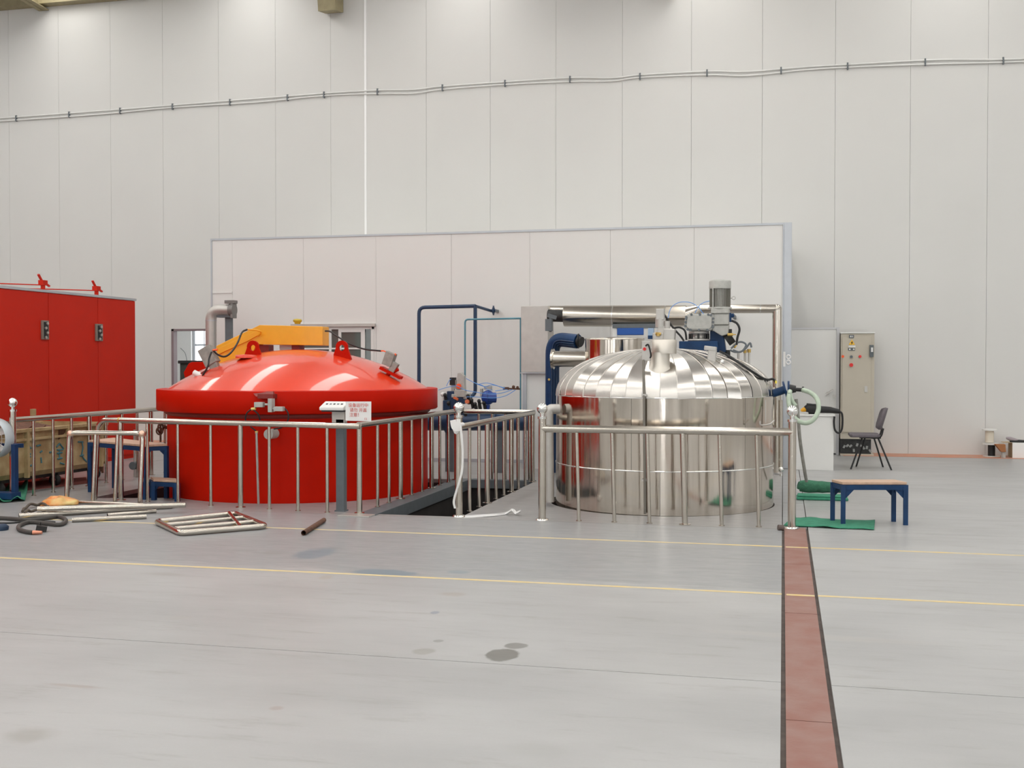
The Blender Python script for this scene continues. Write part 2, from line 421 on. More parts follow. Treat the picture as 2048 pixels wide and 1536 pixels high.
# right wall with a row of windows
def window(n, axis, pos, a0, a1, z0, z1, cols, rows, pane, label):
    t = thing('window_%d' % n, label, None, kind='structure')
    mb = MB(); q = .05
    def bx(a, b, c, d, e=0.0, f=.06):
        if axis == 'x': mb.box(pos-f if pos > 0 else pos+e, pos-e if pos > 0 else pos+f, a, b, c, d)
        else: mb.box(a, b, pos+e, pos+f, c, d)
    for i in range(cols+1):
        x = a0+(a1-a0)*i/cols; bx(x-q/2, x+q/2, z0, z1)
    for j in range(rows+1):
        z = z0+(z1-z0)*j/rows; bx(a0, a1, z-q/2, z+q/2, 0, .055)
    part('window_frame', mb, ALU, t)
    for i in range(cols):
        for j in range(rows):
            mb = MB()
            x0 = a0+(a1-a0)*i/cols+q/2; x1 = a0+(a1-a0)*(i+1)/cols-q/2; y0 = z0+(z1-z0)*j/rows+q/2; y1 = z0+(z1-z0)*(j+1)/rows-q/2
            bx(x0, x1, y0, y1, .01, .02); part('pane', mb, pane, t)
    return t
wall('wall_right', MB().box(XR, XR+.15, YB, YF, 0, 11), 'right wall of the hall')
wall('wall_front', MB().box(XL, XR, YB-.15, YB, 0, 11), 'wall behind the viewer')
for k, y in enumerate((-16, -8, 0, 8)):
    window(20+k, 'x', XR, y, y+5, 2.2, 5.2, 4, 2, WINP2, 'daylight window in the right wall')
for k, (x0, x1) in enumerate(((-21, -17), (-13, -9), (-5.5, -1.5), (8.2, 12.2))):
    window(30+k, 'y', YB, x0, x1, 1.2, 4.0, 4, 2, WINP2, 'daylight window behind the viewer')
window(40, 'y', YB, 1.98, 2.42, .1, 5.6, 1, 3, WINP, 'tall narrow daylight window behind the viewer')
# ceiling: pitched sheets with translucent strips
cg = thing('ceiling', 'pitched sheet roof with translucent strips', None, kind='structure')
RIDGE = 0.0
def cz(y): return WT+(YF-y)*.075 if y > RIDGE else WT+(YF-RIDGE)*.075-(RIDGE-y)*.075
SKX = [-21.8, -17.7, -13.6, -9.6, -5.5, -1.4, 2.7, 6.8, 10.9]; SW = .42  # two leftmost strips added out of view to brighten the back wall's left end
edges_x = [XL]
for x in SKX: edges_x += [x-SW, x+SW]
edges_x.append(XR)
for i in range(0, len(edges_x), 2):
    for (y0, y1) in ((RIDGE, YF), (YB, RIDGE)):
        a, b = edges_x[i], edges_x[i+1]
        part('roof_sheet', MB().prism([(a, y0, cz(y0)), (b, y0, cz(y0)), (b, y1, cz(y1)), (a, y1, cz(y1))], (0, 0, .06)), CEIL, cg)
for x in SKX:
    for (y0, y1) in ((RIDGE, YF), (YB, RIDGE)):
        ya, yb = (y0, y1-.4) if y1 == YF else (y0+1.0, y1)
        part('skylight_sheet', MB().prism([(x-SW, ya, cz(ya)), (x+SW, ya, cz(ya)), (x+SW, yb, cz(yb)), (x-SW, yb, cz(yb))], (0, 0, .03)), SKYP, cg, 'translucent daylight strip')
        yc, yd = (y1-.4, y1) if y1 == YF else (y0, y0+1.0)
        part('roof_sheet', MB().prism([(x-SW, yc, cz(yc)), (x+SW, yc, cz(yc)), (x+SW, yd, cz(yd)), (x-SW, yd, cz(yd))], (0, 0, .06)), CEIL, cg)
for k, x in enumerate((-14.1, -8.02, -1.94, 4.14, 10.22)):
    t = thing('trim_%d' % (20+k), 'tan steel roof rafter', None, kind='structure')
    for (y0, y1) in ((RIDGE, YF-.02), (YB, RIDGE)):
        dz = -.34
        web = MB().prism([(x-.012, y0, cz(y0)-.02), (x-.012, y1, cz(y1)-.02), (x-.012, y1, cz(y1)+dz), (x-.012, y0, cz(y0)+dz)], (.024, 0, 0))
        web.prism([(x-.11, y0, cz(y0)+dz), (x+.11, y0, cz(y0)+dz), (x+.11, y1, cz(y1)+dz), (x-.11, y1, cz(y1)+dz)], (0, 0, .02))
        part('rafter', web, TAN, t)
    if x > -14: part('rafter_haunch', MB().prism([(x-.17, YF-.02, 7.90), (x-.17, YF-.02, cz(YF)-.02), (x-.17, YF-.5, cz(YF)-.02), (x-.17, YF-.38, 7.84)], (.34, 0, 0)), TAN, t)
struct('trim_3', MB().box(XL, -10.8, YF-.22, YF-.001, 8.46, 8.76), TAN, None, 'tan steel eave beam in the upper left')
# two conduits with clips
ct = thing('wall_conduit', 'pair of thin white cable conduits clipped right across the back wall', 'conduit', (-5, YF-.03, 6.4))
zz = [(-16.5, 6.33), (-15.1, 6.34), (-13.0, 6.365), (-11.3, 6.395), (-9.6, 6.425), (-8.2, 6.45), (-7.18, 6.447), (-6.5, 6.42), (-5.95, 6.45), (-4.8, 6.462), (-3.63, 6.465), (-2.9, 6.42), (-2.41, 6.443), (-1.28, 6.436), (-.6, 6.39), (.3, 6.41), (1.05, 6.41), (2.4, 6.40), (3.7, 6.335), (6, 6.33), (9, 6.3), (14, 6.3)]
for dz in (0, -.055):
    pts = spl([(x, YF-.022, z+dz+(0.012*math.sin(x*2.1) if dz else 0)) for x, z in zz], 5)
    part('conduit', MB().tube(pts, .013, 6), WHITE, ct)
cm = MB().box(-.012, .012, -.016, .02, -.085, .03).mesh('clip', GREYP)
for px in (32, 138, 240, 345, 460, 575, 648, 755, 885, 1010, 1140, 1280, 1414, 1562, 1695, 1850, 2006):
    p = YP(px, 170, YF-.02); z = min(zz, key=lambda q: abs(q[0]-p.x))
    a = max([q for q in zz if q[0] <= p.x], key=lambda q: q[0]); b = min([q for q in zz if q[0] > p.x], key=lambda q: q[0])
    inst('clip', cm, (p.x, YF-.024, a[1]+(b[1]-a[1])*(p.x-a[0])/(b[0]-a[0])), ct)

# ================================================================== PARTITION ROOM
PY = 16.4; PT = 3.44
wp = thing('wall_partition', 'lower off-white panel partition in front of the back wall', None, kind='structure')
WX0, WX1, WZ0, WZ1 = YP(590, 700, PY).x, YP(748, 700, PY).x, 1.05, YP(700, 654, PY).z
px_ = [-8.85, -8.495, -7.284, -6.085, -4.88, -3.665, -2.46, -1.25, .02]
for a, b in zip(px_, px_[1:]):
    a2, b2 = a+.0015, b-.0015; mb = MB()
    for (x0, x1, z0, z1) in ([(a2, b2, 0, PT)] if (b <= WX0 or a >= WX1) else
        [(a2, min(b2, WX0), 0, PT), (max(a2, WX1), b2, 0, PT), (max(a2, WX0), min(b2, WX1), 0, WZ0), (max(a2, WX0), min(b2, WX1), WZ1, PT)]):
        if x1 > x0: mb.box(x0, x1, PY, PY+.08, z0, z1)
    part('wall_panel', mb, WALL2, wp)
    part('panel_backing', MB().box(b-.02, b+.02, PY+.06, PY+.1, 0, PT), SEAM, wp)
part('side_panel', MB().box(.01, .09, PY+.1, YF, 0, PT), WALL2, wp)
part('side_panel', MB().box(-8.85, -8.77, PY+.1, YF, 0, PT), WALL2, wp)
part('top_trim', MB().box(-8.87, .11, PY-.012, PY+.1, PT, PT+.03), ALU, wp, 'bright aluminium capping')
part('corner_post', MB().box(.004, .112, PY-.014, PY+.1, 0, PT+.03).box(-.012, .004, PY-.02, PY, 0, PT+.02), ALU, wp, 'blue grey aluminium corner post', bevel=.004)
part('edge_trim', MB().box(-8.87, -8.845, PY-.012, PY+.1, 0, PT), ALU, wp)
part('edge_trim', MB().box(-8.84, -8.5, PY-.012, PY, 2.60, 2.625), WHITE, wp)
part('base_trim', MB().box(-8.85, .0, PY-.012, PY, 0, .05), ALU, wp)
part('wall_panel', MB().box(-8.7, -.1, YF-.12, YF-.04, 0, PT), WALL2, wp)
part('roof_panel', MB().box(-8.77, .01, PY+.1, YF-.12, PT-.6, PT-.52), WALL2, wp)
# white sticker on the corner post
q = YP(1566.5, 719, PY-.03); q2 = YP(1581, 719, PY-.03)
st = thing('sticker', 'torn white sticker on the aluminium corner post of the partition', 'sticker', q)
part('sticker_sheet', MB().box(q.x, q.x+.03, PY-.021, PY-.0205, q.z-.10, q.z+.11), PAPER, st)
mb = MB(); cx = (q.x+q2.x)/2+.02
mb.torus((cx, PY-.017, q.z+.035), .026, .010, 'y', 16, 6); mb.torus((cx, PY-.017, q.z-.04), .028, .010, 'y', 16, 6)
part('sticker_mark', mb, PAPER, st)
# window in the partition
def sliding_window():
    t = thing('window_1', 'sliding window with white frame in the partition behind the red lid', None, kind='structure')
    y = PY
    part('window_frame', MB().box(WX0, WX1, y-.01, y+.06, WZ1-.035, WZ1).box(WX0, WX1, y-.01, y+.06, WZ0, WZ0+.04)
         .box(WX1-.03, WX1, y-.01, y+.06, WZ0, WZ1).box(WX0, WX0+.03, y-.01, y+.06, WZ0, WZ1), WHITE, t)
    part('head_trim', MB().box(WX0-.05, WX1+.03, y-.05, y, WZ1+.005, WZ1+.05), GALV, t)
    a = YP(663, 700, y).x; b = YP(677, 700, y).x; c = YP(722, 700, y).x; d = YP(730, 700, y).x
    mb = MB()
    for x0, x1 in ((a-.04, a), (b, b+.045), (c, d), (YP(742, 700, y).x, WX1-.03)): mb.box(x0, x1, y-.005, y+.035, WZ0+.04, WZ1-.035)
    mb.box(b, d, y-.004, y+.034, WZ1-.08, WZ1-.035); mb.box(WX0, d, y-.004, y+.03, YP(700, 697, y).z-.012, YP(700, 697, y).z+.012)
    part('sash', mb, WHITE, t)
    part('pane', MB().box(WX0+.03, WX1-.03, y+.015, y+.02, WZ0+.04, WZ1-.035), GLASSD, t)
    return t
sliding_window()
# doors
t = thing('door_1', 'open doorway left of the red lid with bright daylight beyond', None, kind='structure')
part('door_frame', MB().box(D0-.03, D0+.02, YF-.03, YF+.1, 0, 2.14).box(D1-.02, D1+.03, YF-.03, YF+.1, 0, 2.14).box(D0-.03, D1+.03, YF-.03, YF+.1, 2.10, 2.14), mat('purple_grey_frame', (.22, .16, .17), .6), t)
part('room_floor', MB().box(-13.5, -8.8, YF+.1, YF+4, -.1, -.005), FLOOR, t)
part('room_wall', MB().box(-13.5, -12.65, YF+3.2, YF+3.3, 0, 3).box(-12.0, -8.8, YF+3.9, YF+4.0, 0, 3), WALL2, t)
part('room_wall', MB().box(-13.55, -13.5, YF+.1, YF+4, 0, 3).box(-8.8, -8.75, YF+.1, YF+4, 0, 3), WALL2, t)
part('room_ceiling', MB().box(-13.5, -8.8, YF+.1, YF+4, 2.9, 3), WALL2, t)
mb = MB()
for (a, b) in ((YP(388, 700, YF+3).x, YP(392, 700, YF+3).x), (YP(409.5, 700, YF+3).x, YP(411, 700, YF+3).x)): mb.box(a, b, YF+2.96, YF+3.02, 0, 2.9)
for pz in (690,): mb.box(YP(388, 700, YF+3).x, -8.9, YF+2.97, YF+3.01, YP(400, pz+2, YF+3).z, YP(400, pz-2, YF+3).z)
part('inner_window_frame', mb, ALU, t)
part('inner_pane', MB().box(YP(388, 700, YF+3).x, -8.9, YF+3.03, YF+3.05, .9, 2.7), mat('doorway_daylight', (.9, .9, .9), .5, emit=(.95, .97, 1), estr=4.0), t, 'pane full of daylight')
part('inner_wall', MB().box(-13.5, YP(387, 700, YF+3).x, YF+2.9, YF+3.0, 0, 2.9), WALL2, t)
DY = 19.1
x0, x1 = .115, YP(1679, 655, DY).x; zt = YP(1640, 655, DY).z
t = thing('door_2', 'plain white door panel standing beside the beige electrical cabinet', None, kind='structure')
part('door_leaf', MB().box(x0, x1-.045, DY, DY+.05, .02, zt-.03), WALL2, t, bevel=.003)
part('door_frame', MB().box(x1-.045, x1, DY-.02, DY+.38, 0, zt).box(x0, x1-.045, DY-.01, DY+.06, zt-.03, zt), mat('door_frame_paint', (.60, .60, .62), .5), t)
h = YP(1663, 785, DY-.05)
part('door_handle', MB().bar((h.x-.09, DY-.05, h.z-.03), (h.x+.03, DY-.05, h.z+.05), .02, .022).cyl((h.x-.06, DY, h.z-.01), (h.x-.06, DY-.05, h.z-.01), .02, n=10).cyl((h.x+.045, DY, h.z-.06), (h.x+.045, DY-.03, h.z-.06), .022, n=12), GALV, t)

# ================================================================== RAILINGS
H0 = .862; TR = .030
def bal_mesh(r, h, lean=0, flange=.028):
    mb = MB().tube([(lean, 0, .006), (0, 0, h)], r, 10).cyl((lean, 0, .0005), (lean, 0, .008), flange, n=14); return mb
M_BAL = bal_mesh(.0175, H0).mesh('baluster', STEEL); M_BAL_L = bal_mesh(.0175, H0, .024).mesh('baluster', STEEL)
M_MID = bal_mesh(.028, H0, 0, .052).mesh('middle_post', STEEL); M_MID_L = bal_mesh(.027, H0, .024, .054).mesh('middle_post', STEEL)
M_BALL = MB().ball((0, 0, 1.062), .052, 20).cyl((0, 0, .985), (0, 0, 1.02), .022, n=12).mesh('ball_finial', CHROME)
M_COLLAR = MB().cyl((0, 0, .965), (0, 0, .987), .045, n=20).mesh('collar', CHROME)
M_POST = MB().cyl((0, 0, .01), (0, 0, .968), .036, n=20).mesh('newel_post', STEEL)
M_FL = MB().lathe([(.0, .014), (.056, .014), (.062, .0005)], n=24).mesh('floor_flange', CHROME)
def railing(label, a, b, newels=(), mids=(), bals=(), lean=False, ext=(0, 0), z=0.0, tr=.031):
    a = Vector((a[0], a[1], z)); b = Vector((b[0], b[1], z)); d = (b-a); t = thing('railing', label, 'railing', (a+b)/2)
    u = d.normalized()
    part('handrail', MB().cyl(a-u*ext[0]+V(0, 0, H0+.01), b+u*ext[1]+V(0, 0, H0+.01), tr, n=16), STEEL, t)
    for f in newels:
        p = inst('newel_post', M_POST, a+d*f, t)
        for nm, me in (('ball_finial', M_BALL), ('collar', M_COLLAR), ('floor_flange', M_FL)):
            inst(nm, me, a+d*f, p)
    for f in mids: inst('middle_post', M_MID_L if lean else M_MID, a+d*f, t)
    for f in bals: inst('baluster', M_BAL_L if lean else M_BAL, a+d*f, t)
    return t
def fr(vals, a, b): return [(v-a)/(b-a) for v in vals]
# R6 in front of the steel tank
railing('long low steel railing across the front of the silver tank', (-2.225, 10.50), (.083, 10.50), (0, 1), fr([-.90], -2.225, .083),
        fr([-1.895, -1.557, -1.228, -.565, -.232], -2.225, .083), True, tr=.037)
# R5 right edge of pit
railing('steel railing along the right edge of the dark pit, white tape on its post', (-3.065, 10.55), (-3.05, 13.86), (0,), fr([11.62, 12.70, 13.82], 10.55, 13.86),
        fr([10.93, 11.29, 11.99, 12.34, 13.04, 13.40], 10.55, 13.86))
# R4 far edge
railing('steel railing along the far edge of the dark pit', (-3.98, 13.95), (-3.10, 13.95), (), [.98], [.22, .42, .62, .80], ext=(.0, .05))
# R3 left edge of the pit, stands on the channel
railing('steel railing on the grey channel along the left edge of the pit', (-4.06, 10.46), (-4.03, 13.80), (), [0]+fr([11.66, 12.75, 13.75], 10.46, 13.8),
        fr([10.96, 11.30, 12.03, 12.39, 13.07, 13.42], 10.46, 13.8), z=.012, ext=(.02, 0))
# R2 front of red vessel
a, b = V(-7.0, 10.93), V(-4.06, 10.45)
t = railing('steel railing across the front of the red vessel with a bent left end', a, b, (), [0]+fr([-5.45], -7.0, -4.06), fr([-6.64, -6.24, -5.82, -5.10, -4.76, -4.42], -7.0, -4.06), ext=(0, .02))
u = V(-4.06+7.0, 10.45-10.93, 0).normalized(); e0 = V(-7.0, 10.93, 0); z0 = H0+.01
pts = fillet([e0+V(0, 0, z0), e0-u*.31+V(0, 0, z0), e0-u*.31-V(.02, .05, 0)+V(0, 0, .0)], .13, 6)
part('bent_end', MB().tube(pts, .029, 14), STEEL, t, 'tarnished bent end tube')
part('weld_ring', MB().cyl(e0-u*.02+V(0, 0, z0), e0+u*.0+V(0, 0, z0), .0325, n=16), BRASS, t)
cp = G(714, 1031)
solo('loose_base_plate', MB().box(cp.x-.16, cp.x+.17, cp.y-.11, cp.y+.06, .0005, .012), GALV, 'flat steel plate under the corner post of the railing by the red vessel', 'plate', (cp.x, cp.y, 0), bevel=.002)
# R1 left, behind the hoses
railing('steel railing at the far left between the tanker cart and the red vessel', (-8.19, 10.72), (-8.19, 14.1), (0,), fr([12.12, 13.5], 10.72, 14.1),
        fr([11.07, 11.42, 11.77, 12.47, 12.82, 13.17, 13.85], 10.72, 14.1))
# channels round the pit
solo('pit_channel', MB().box(-4.08, -3.88, 10.43, 13.95, -.12, .010), GREYP, 'grey steel channel along the left edge of the pit', 'beam', (-4, 12, 0), bevel=.004)
solo('pit_channel', MB().box(-3.87, -3.04, 13.86, 13.98, -.10, .008), GREYP, 'grey steel channel across the far edge of the pit', 'beam', (-3.4, 13.9, 0), bevel=.004)
# tape on the post
t = thing('barrier_tape', 'white plastic tape hanging down the railing post and trailing on the floor', 'tape', (-3.0, 10.42, 0))
def ribbon(mb, pts, wd, side):
    side = Vector(side); vs = []
    for p in pts: vs += [p-side*wd/2, p+side*wd/2]
    n = len(pts); k = len(vs)
    mb.add(vs, [(2*i, 2*i+1, 2*i+3, 2*i+2) for i in range(n-1)], True)
    return mb
R5 = V(-3.065, 10.55, 0)
part('tape_knot', MB().torus(R5+V(0, 0, .90), .042, .018, 'z', 16, 6).ball(R5+V(-.012, -.05, .86), .035, 10, (1, .5, 1.6)), PAPER, t)
pts = spl([YP(921, 850, 10.46), YP(925, 900, 10.46), YP(924, 940, 10.47), YP(918, 965, 10.47), YP(908, 1000, 10.48), YP(910, 1017, 10.48)], 6)
part('tape_tail', ribbon(ribbon(MB(), pts, .022, (1, .1, 0)), pts, .010, (0, 1, 0)), PAPER, t)
pts = spl([G(930, 1034, .004), G(960, 1032, .006), G(990, 1030, .012), G(1012, 1027, .012), G(1025, 1020, .05), G(1032, 1026, .02), G(1041, 1022, .05)], 6)
part('tape_on_floor', ribbon(ribbon(MB(), pts, .05, (.2, 1, .2)), pts, .03, (0, 0, 1)), PAPER, t)
pts = spl([YP(906, 840, 10.48), YP(909, 855, 10.48), YP(917, 862, 10.48)], 4)
part('label_tag', ribbon(MB(), pts, .06, (1, 0, .2)).box(YP(913, 845, 10.48).x, YP(921, 845, 10.48).x, 10.478, 10.48, YP(913, 858, 10.48).z, YP(913, 838, 10.48).z), PAPER, t)
t['_'] = 0; del t['_']

# ================================================================== RED VESSEL
rv = thing('red_vessel', 'huge round red autoclave vessel with domed lid sunk in the floor', 'vessel', (RC.x, RC.y, -2))
c = RC
part('shell', MB().lathe([(RR, -2.3), (RR, .98)], c, 96).disc(c+V(0, 0, -2.3), RR, 48), RED, rv)
part('shaded_flange', MB().lathe([(RR, .90), (RR+.03, .92), (RR+.03, .955), (RR, .96)], c, 96), REDD, rv, 'flange ring coloured dark as the shadow under the rim')  # dark red puts the shadow under the rim into the ring's colour
Z0, Z1 = .952, 1.195
part('rim_band', MB().lathe([(RR-.02, Z0), (RIM-.012, Z0), (RIM, Z0+.012), (RIM, Z1-.006), (RIM-.006, Z1), (RIM-.02, Z1), (RIM-.14, Z1+.006), (RIM-.16, Z1-.02)], c, 120), RED, rv)
mb = MB()
for k in range(40):
    if 1:
        pass
ha = .462; rl = RIM-.115
Rl = (rl*rl+ha*ha)/(2*ha); zc = Z1+ha-Rl
amax = math.asin(rl/Rl); prof = [(Rl*math.sin(amax*(1-i/24)), zc+Rl*math.cos(amax*(1-i/24))) for i in range(25)]
prof[-1] = (.0005, prof[-1][1])
lid = part('lid', MB().lathe(prof, c, 120), RED2, rv, 'glossy red domed lid')
def lidz(x, y):
    r = math.hypot(x-c.x, y-c.y); return zc+math.sqrt(max(0, Rl*Rl-r*r)) if r < rl else Z1
def onlid(px, py, up=0.0):
    d = ray(px, py); o = V(0, 0, HCAM); C = V(c.x, c.y, zc); oc = o-C
    A = d.dot(d); B = 2*oc.dot(d); Cc = oc.dot(oc)-(Rl+up)**2; D = B*B-4*A*Cc
    t = (-B-math.sqrt(max(0, D)))/2/A; return o+d*t
# lifting lugs
for px, nm in ((505, 'l'), (683, 'r')):
    Yl = 12.0 if nm == 'l' else 12.25
    p = YP(px, 706, Yl); z = lidz(p.x, p.y)
    poly = []; r0 = .045
    hx = .125; top = YP(px, 681, Yl).z
    for a in range(-10, 191, 20): poly.append((p.x+.072*math.cos(math.radians(a)), Yl, top-.072+.072*math.sin(math.radians(a))))
    poly = [(p.x+hx, Yl, z-.05)]+poly+[(p.x-hx, Yl, z-.05)]
    # plate with a hole
    bm = bmesh.new(); hc = (p.x+.0, top-.085); edges = []
    for lp in ([(q[0], q[2]) for q in poly], [(hc[0]+.036*math.cos(2*PI*i/20), hc[1]+.036*math.sin(2*PI*i/20)) for i in range(20)]):
        vs = [bm.verts.new((q[0]-rv.location.x, Yl-rv.location.y, q[1]-rv.location.z)) for q in lp]
        edges += [bm.edges.new((vs[i], vs[(i+1) % len(vs)])) for i in range(len(vs))]
    bmesh.ops.triangle_fill(bm, edges=edges, use_beauty=True, normal=(0, -1, 0))
    ex = bmesh.ops.extrude_face_region(bm, geom=list(bm.faces))
    for v in [e for e in ex['geom'] if isinstance(e, bmesh.types.BMVert)]: v.co.y += .035
    bmesh.ops.recalc_face_normals(bm, faces=bm.faces)
    me = bpy.data.meshes.new('lifting_lug'); bm.to_mesh(me); bm.free(); me.materials.append(RED)
    o = bpy.data.objects.new('lifting_lug', me); COL.objects.link(o); o.parent = lid; ORG[o.name] = ORG[rv.name]
    part('lug_pad', MB().lathe([(.12, z-.03), (.12, z+.004), (.0, z+.012)], (p.x-.02, Yl-.12, 0), 24), RED2, rv) if nm == 'l' else None
# yellow lifting arm
AY = 12.62
def q(px, py, Y=AY): return YP(px, py, Y)
arm = [q(432, 692), q(519, 650), q(645, 653), q(645, 691), q(512, 689), q(500, 722), q(436, 738)]
am = part('lid_arm', MB().prism(arm, (0, .2, 0)), YEL, rv, 'yellow painted lifting arm over the lid', bevel=.006)
part('arm_gusset', MB().prism([q(434, 698, AY-.02), q(517, 660, AY-.02), q(520, 668, AY-.02), q(497, 681, AY-.02), q(436, 709, AY-.02)], (0, .02, 0)), YEL, am, bevel=.003)
p = q(595, 643, AY+.12)
part('arm_knob', MB().lathe([(.035, -.03), (.038, -.012), (.05, -.004), (.055, .012), (.045, .028), (.0, .033)], p, 20), mat('dull_brass_yellow', (.50, .36, .03), .4, .3), am)
mb = MB()
for a, b in ((512, 540), (586, 602)):
    p0, p1 = q(a, 690, AY+.1), q(b, 690, AY+.1); mb.box(p0.x, p1.x, AY+.06, AY+.2, lidz(p0.x, AY+.1)-.02, p0.z)
part('arm_seat', mb, REDD, am)
part('arm_seat_light', MB().box(q(552, 690).x, q(586, 690).x, AY+.1, AY+.18, 1.62, q(560, 688).z), GALV, am)
# actuators at both ends of the cable and cables
def actuator(px, py, Y, s, rot):
    p = YP(px, py, Y)
    o = part('limit_switch', MB().obox(p, (.11*s, .10, .15*s), (0, rot, 0)).obox(p+V(.05*s, 0, -.09*s), (.07*s, .07, .11*s), (0, rot+.2, 0)), mat('switch_grey', (.36, .35, .32), .5, .3, var=.3, vscale=20), rv, 'grey switch box on the lid', bevel=.006)
    part('switch_base', MB().obox(p+V(.02, 0, -.15*s), (.26*s, .10, .035), (0, -.45 if px < 600 else .45, 0)).cyl(p+V(-.08*s, 0, -.2*s), p+V(.10*s, 0, -.11*s), .022, n=8), RED, o)
    part('switch_gland', MB().cyl(p+V(.045*s, -.03, .045*s), p+V(.085*s, -.03, .05*s), .012, n=8), ORANGE, o)
    return o
actuator(418, 712, 11.75, 1.45, -.5); actuator(779, 718, 12.25, 1.05, .35)
o = part('sensor_plug', MB().cyl(YP(388, 745, 11.6), YP(403, 752, 11.6), .032, n=12).obox(YP(398, 754, 11.62), (.10, .06, .05), (0, .5, 0)), WHITE, rv, 'pale sensor plug')
part('sensor_bracket', MB().prism([YP(392, 752, 11.58), YP(410, 740, 11.58), YP(414, 752, 11.58), YP(396, 762, 11.58)], (0, .1, 0)), REDD, o)
cab = [YP(427, 702, 11.7), YP(437, 710, 11.75), YP(450, 713, 11.8), YP(463, 704, 11.9), YP(475, 686, 12.1), YP(484, 665, 12.35), YP(494, 659, 12.45)]
part('lid_cable', MB().tube(spl(cab, 6), .011, 8), BLACK, rv, 'black cable')
part('lid_cable', MB().tube(spl([YP(494, 659, 12.45), YP(510, 660, 12.5), YP(522, 664, 12.55), YP(516, 672, 12.58)], 6), .009, 8), YEL, rv)
part('lid_cable', MB().tube(spl([YP(423, 704, 11.6), YP(418, 718, 11.55), YP(416, 732, 11.5), YP(405, 752, 11.5)], 6), .010, 8), BLACK, rv, 'black cable')
part('lid_cable', MB().tube(spl([YP(650, 662, AY), YP(660, 663, AY), YP(672, 671, 12.55), YP(700, 688, 12.4), YP(728, 698, 12.35), YP(762, 702, 12.3)], 6), .010, 8), BLACK, rv, 'black cable')
part('lid_cable', MB().tube(spl([YP(762, 702, 12.3), YP(768, 702, 12.3), YP(778, 708, 12.25)], 4), .008, 6), ORANGE, rv)
# hinge bracket behind the left of the lid
part('hinge_bracket', MB().prism([YP(377, 727, 13.2), YP(383, 724, 13.2), YP(407, 724, 13.2), YP(410, 760, 13.2), YP(374, 775, 13.2), YP(367, 745, 13.2)], (0, .3, 0)), RED, rv, bevel=.006)
# sensor cluster on the front of the rim
fy = 10.86
part('latch_plate', MB().prism([YP(503, 783, fy+.08), YP(546, 783, fy+.08), YP(546, 793, fy+.0), YP(512, 793, fy)], (0, .1, 0)).box(YP(515, 790, fy).x, YP(546, 790, fy).x, fy, fy+.1, YP(515, 797, fy).z, YP(515, 788, fy).z), REDD, rv)
sw = part('sensor_bar', MB().box(YP(537, 800, fy-.03).x, YP(545, 800, fy-.03).x, fy-.05, fy+.03, YP(540, 824, fy).z, YP(540, 797, fy).z), LGREY, rv, 'pale upright sensor bar', bevel=.003)
for (a, b, z0, z1) in ((513, 530, 804, 814), (552, 570, 813, 822)):
    s_ = part('sensor_block', MB().box(YP(a, z0, fy).x, YP(b, z0, fy).x, fy-.06, fy, YP(a, z1, fy).z, YP(a, z0, fy).z).cyl(YP(b if a < 530 else a, (z0+z1)/2, fy-.03), YP(b+6 if a < 530 else a-6, (z0+z1)/2, fy-.03), .012, n=8), LGREY, rv, 'pale sensor block', bevel=.004)
mb = MB().tube(spl([YP(513, 814, fy-.03), YP(504, 818, fy-.04), YP(494, 826, fy-.04), YP(491, 840, fy-.03), YP(500, 852, fy-.02), YP(512, 862, fy)], 5), .008, 8)
mb.tube(spl([YP(505, 818, fy-.04), YP(516, 828, fy-.03), YP(520, 840, fy)], 5), .008, 8)
mb.tube(spl([YP(570, 817, fy-.03), YP(576, 826, fy-.03), YP(576, 840, fy-.03), YP(565, 854, fy-.02), YP(548, 858, fy)], 5), .008, 8)
part('sensor_cable', mb, BLACK, rv, 'black looped sensor cable')
part('cable_gland', MB().cyl(YP(503, 818, fy-.04), YP(511, 817, fy-.04), .014, n=10).cyl(YP(513, 862, fy), YP(513, 867, fy), .016, n=10), mat('pale_yellow', (.75, .58, .18), .5), rv)
part('conduit_pipe', MB().tube([YP(513, 865, fy-.01), YP(514, 905, fy-.01), YP(517, 1008, 10.95)], .013, 10), GALV, rv, 'thin grey conduit down the shell')
p = YP(541, 868, fy)
part('dial_disc', MB().cyl((p.x, fy-.05, p.z), (p.x, fy+.1, p.z), .053, n=28).cyl((p.x, fy-.075, p.z), (p.x, fy-.05, p.z), .018, n=12), LGREY, rv, 'round pale dial on the shell')
part('drain_valve', MB().cyl(YP(326, 853, 11.9), YP(345, 858, 12.0), .02, n=10).torus(YP(321, 856, 11.88), .055, .012, 'x', 18, 6).torus(YP(319, 862, 11.88), .04, .011, 'y', 18, 6).cyl(YP(321, 842, 11.88), YP(321, 884, 11.88), .012, n=8), RUST, rv, 'rusty red hand valve')

# control stand and sign
cs = thing('control_stand', 'grey upright control post with a sloped push button box by the red vessel', 'control stand', G(683, 1022))
b0 = G(683, 1022)
part('column', MB().box(b0.x-.043, b0.x+.043, b0.y-.04, b0.y+.04, 0, .93), GREYP, cs, bevel=.003)
part('column_foot', MB().box(b0.x-.055, b0.x+.055, b0.y-.05, b0.y+.05, 0, .012), GREYP, cs)
y = b0.y-.02
part('lower_box', MB().box(YP(665, 840, y).x, YP(690, 840, y).x, y-.02, y+.06, YP(665, 846, y).z, YP(665, 823, y).z), GALV, cs, bevel=.004)
xa, xb = YP(646, 810, y).x, YP(694, 810, y).x; zt, zb = YP(660, 805, y).z, YP(660, 820, y).z
box = part('button_box', MB().prism([(xa, y-.10, zb+.0), (xa, y-.10, zb+.032), (xa+.0, y+.06, zt+.012), (xa, y+.06, zb)], (xb-xa, 0, 0)), WHITE, cs, 'off-white sloped button box', bevel=.008)
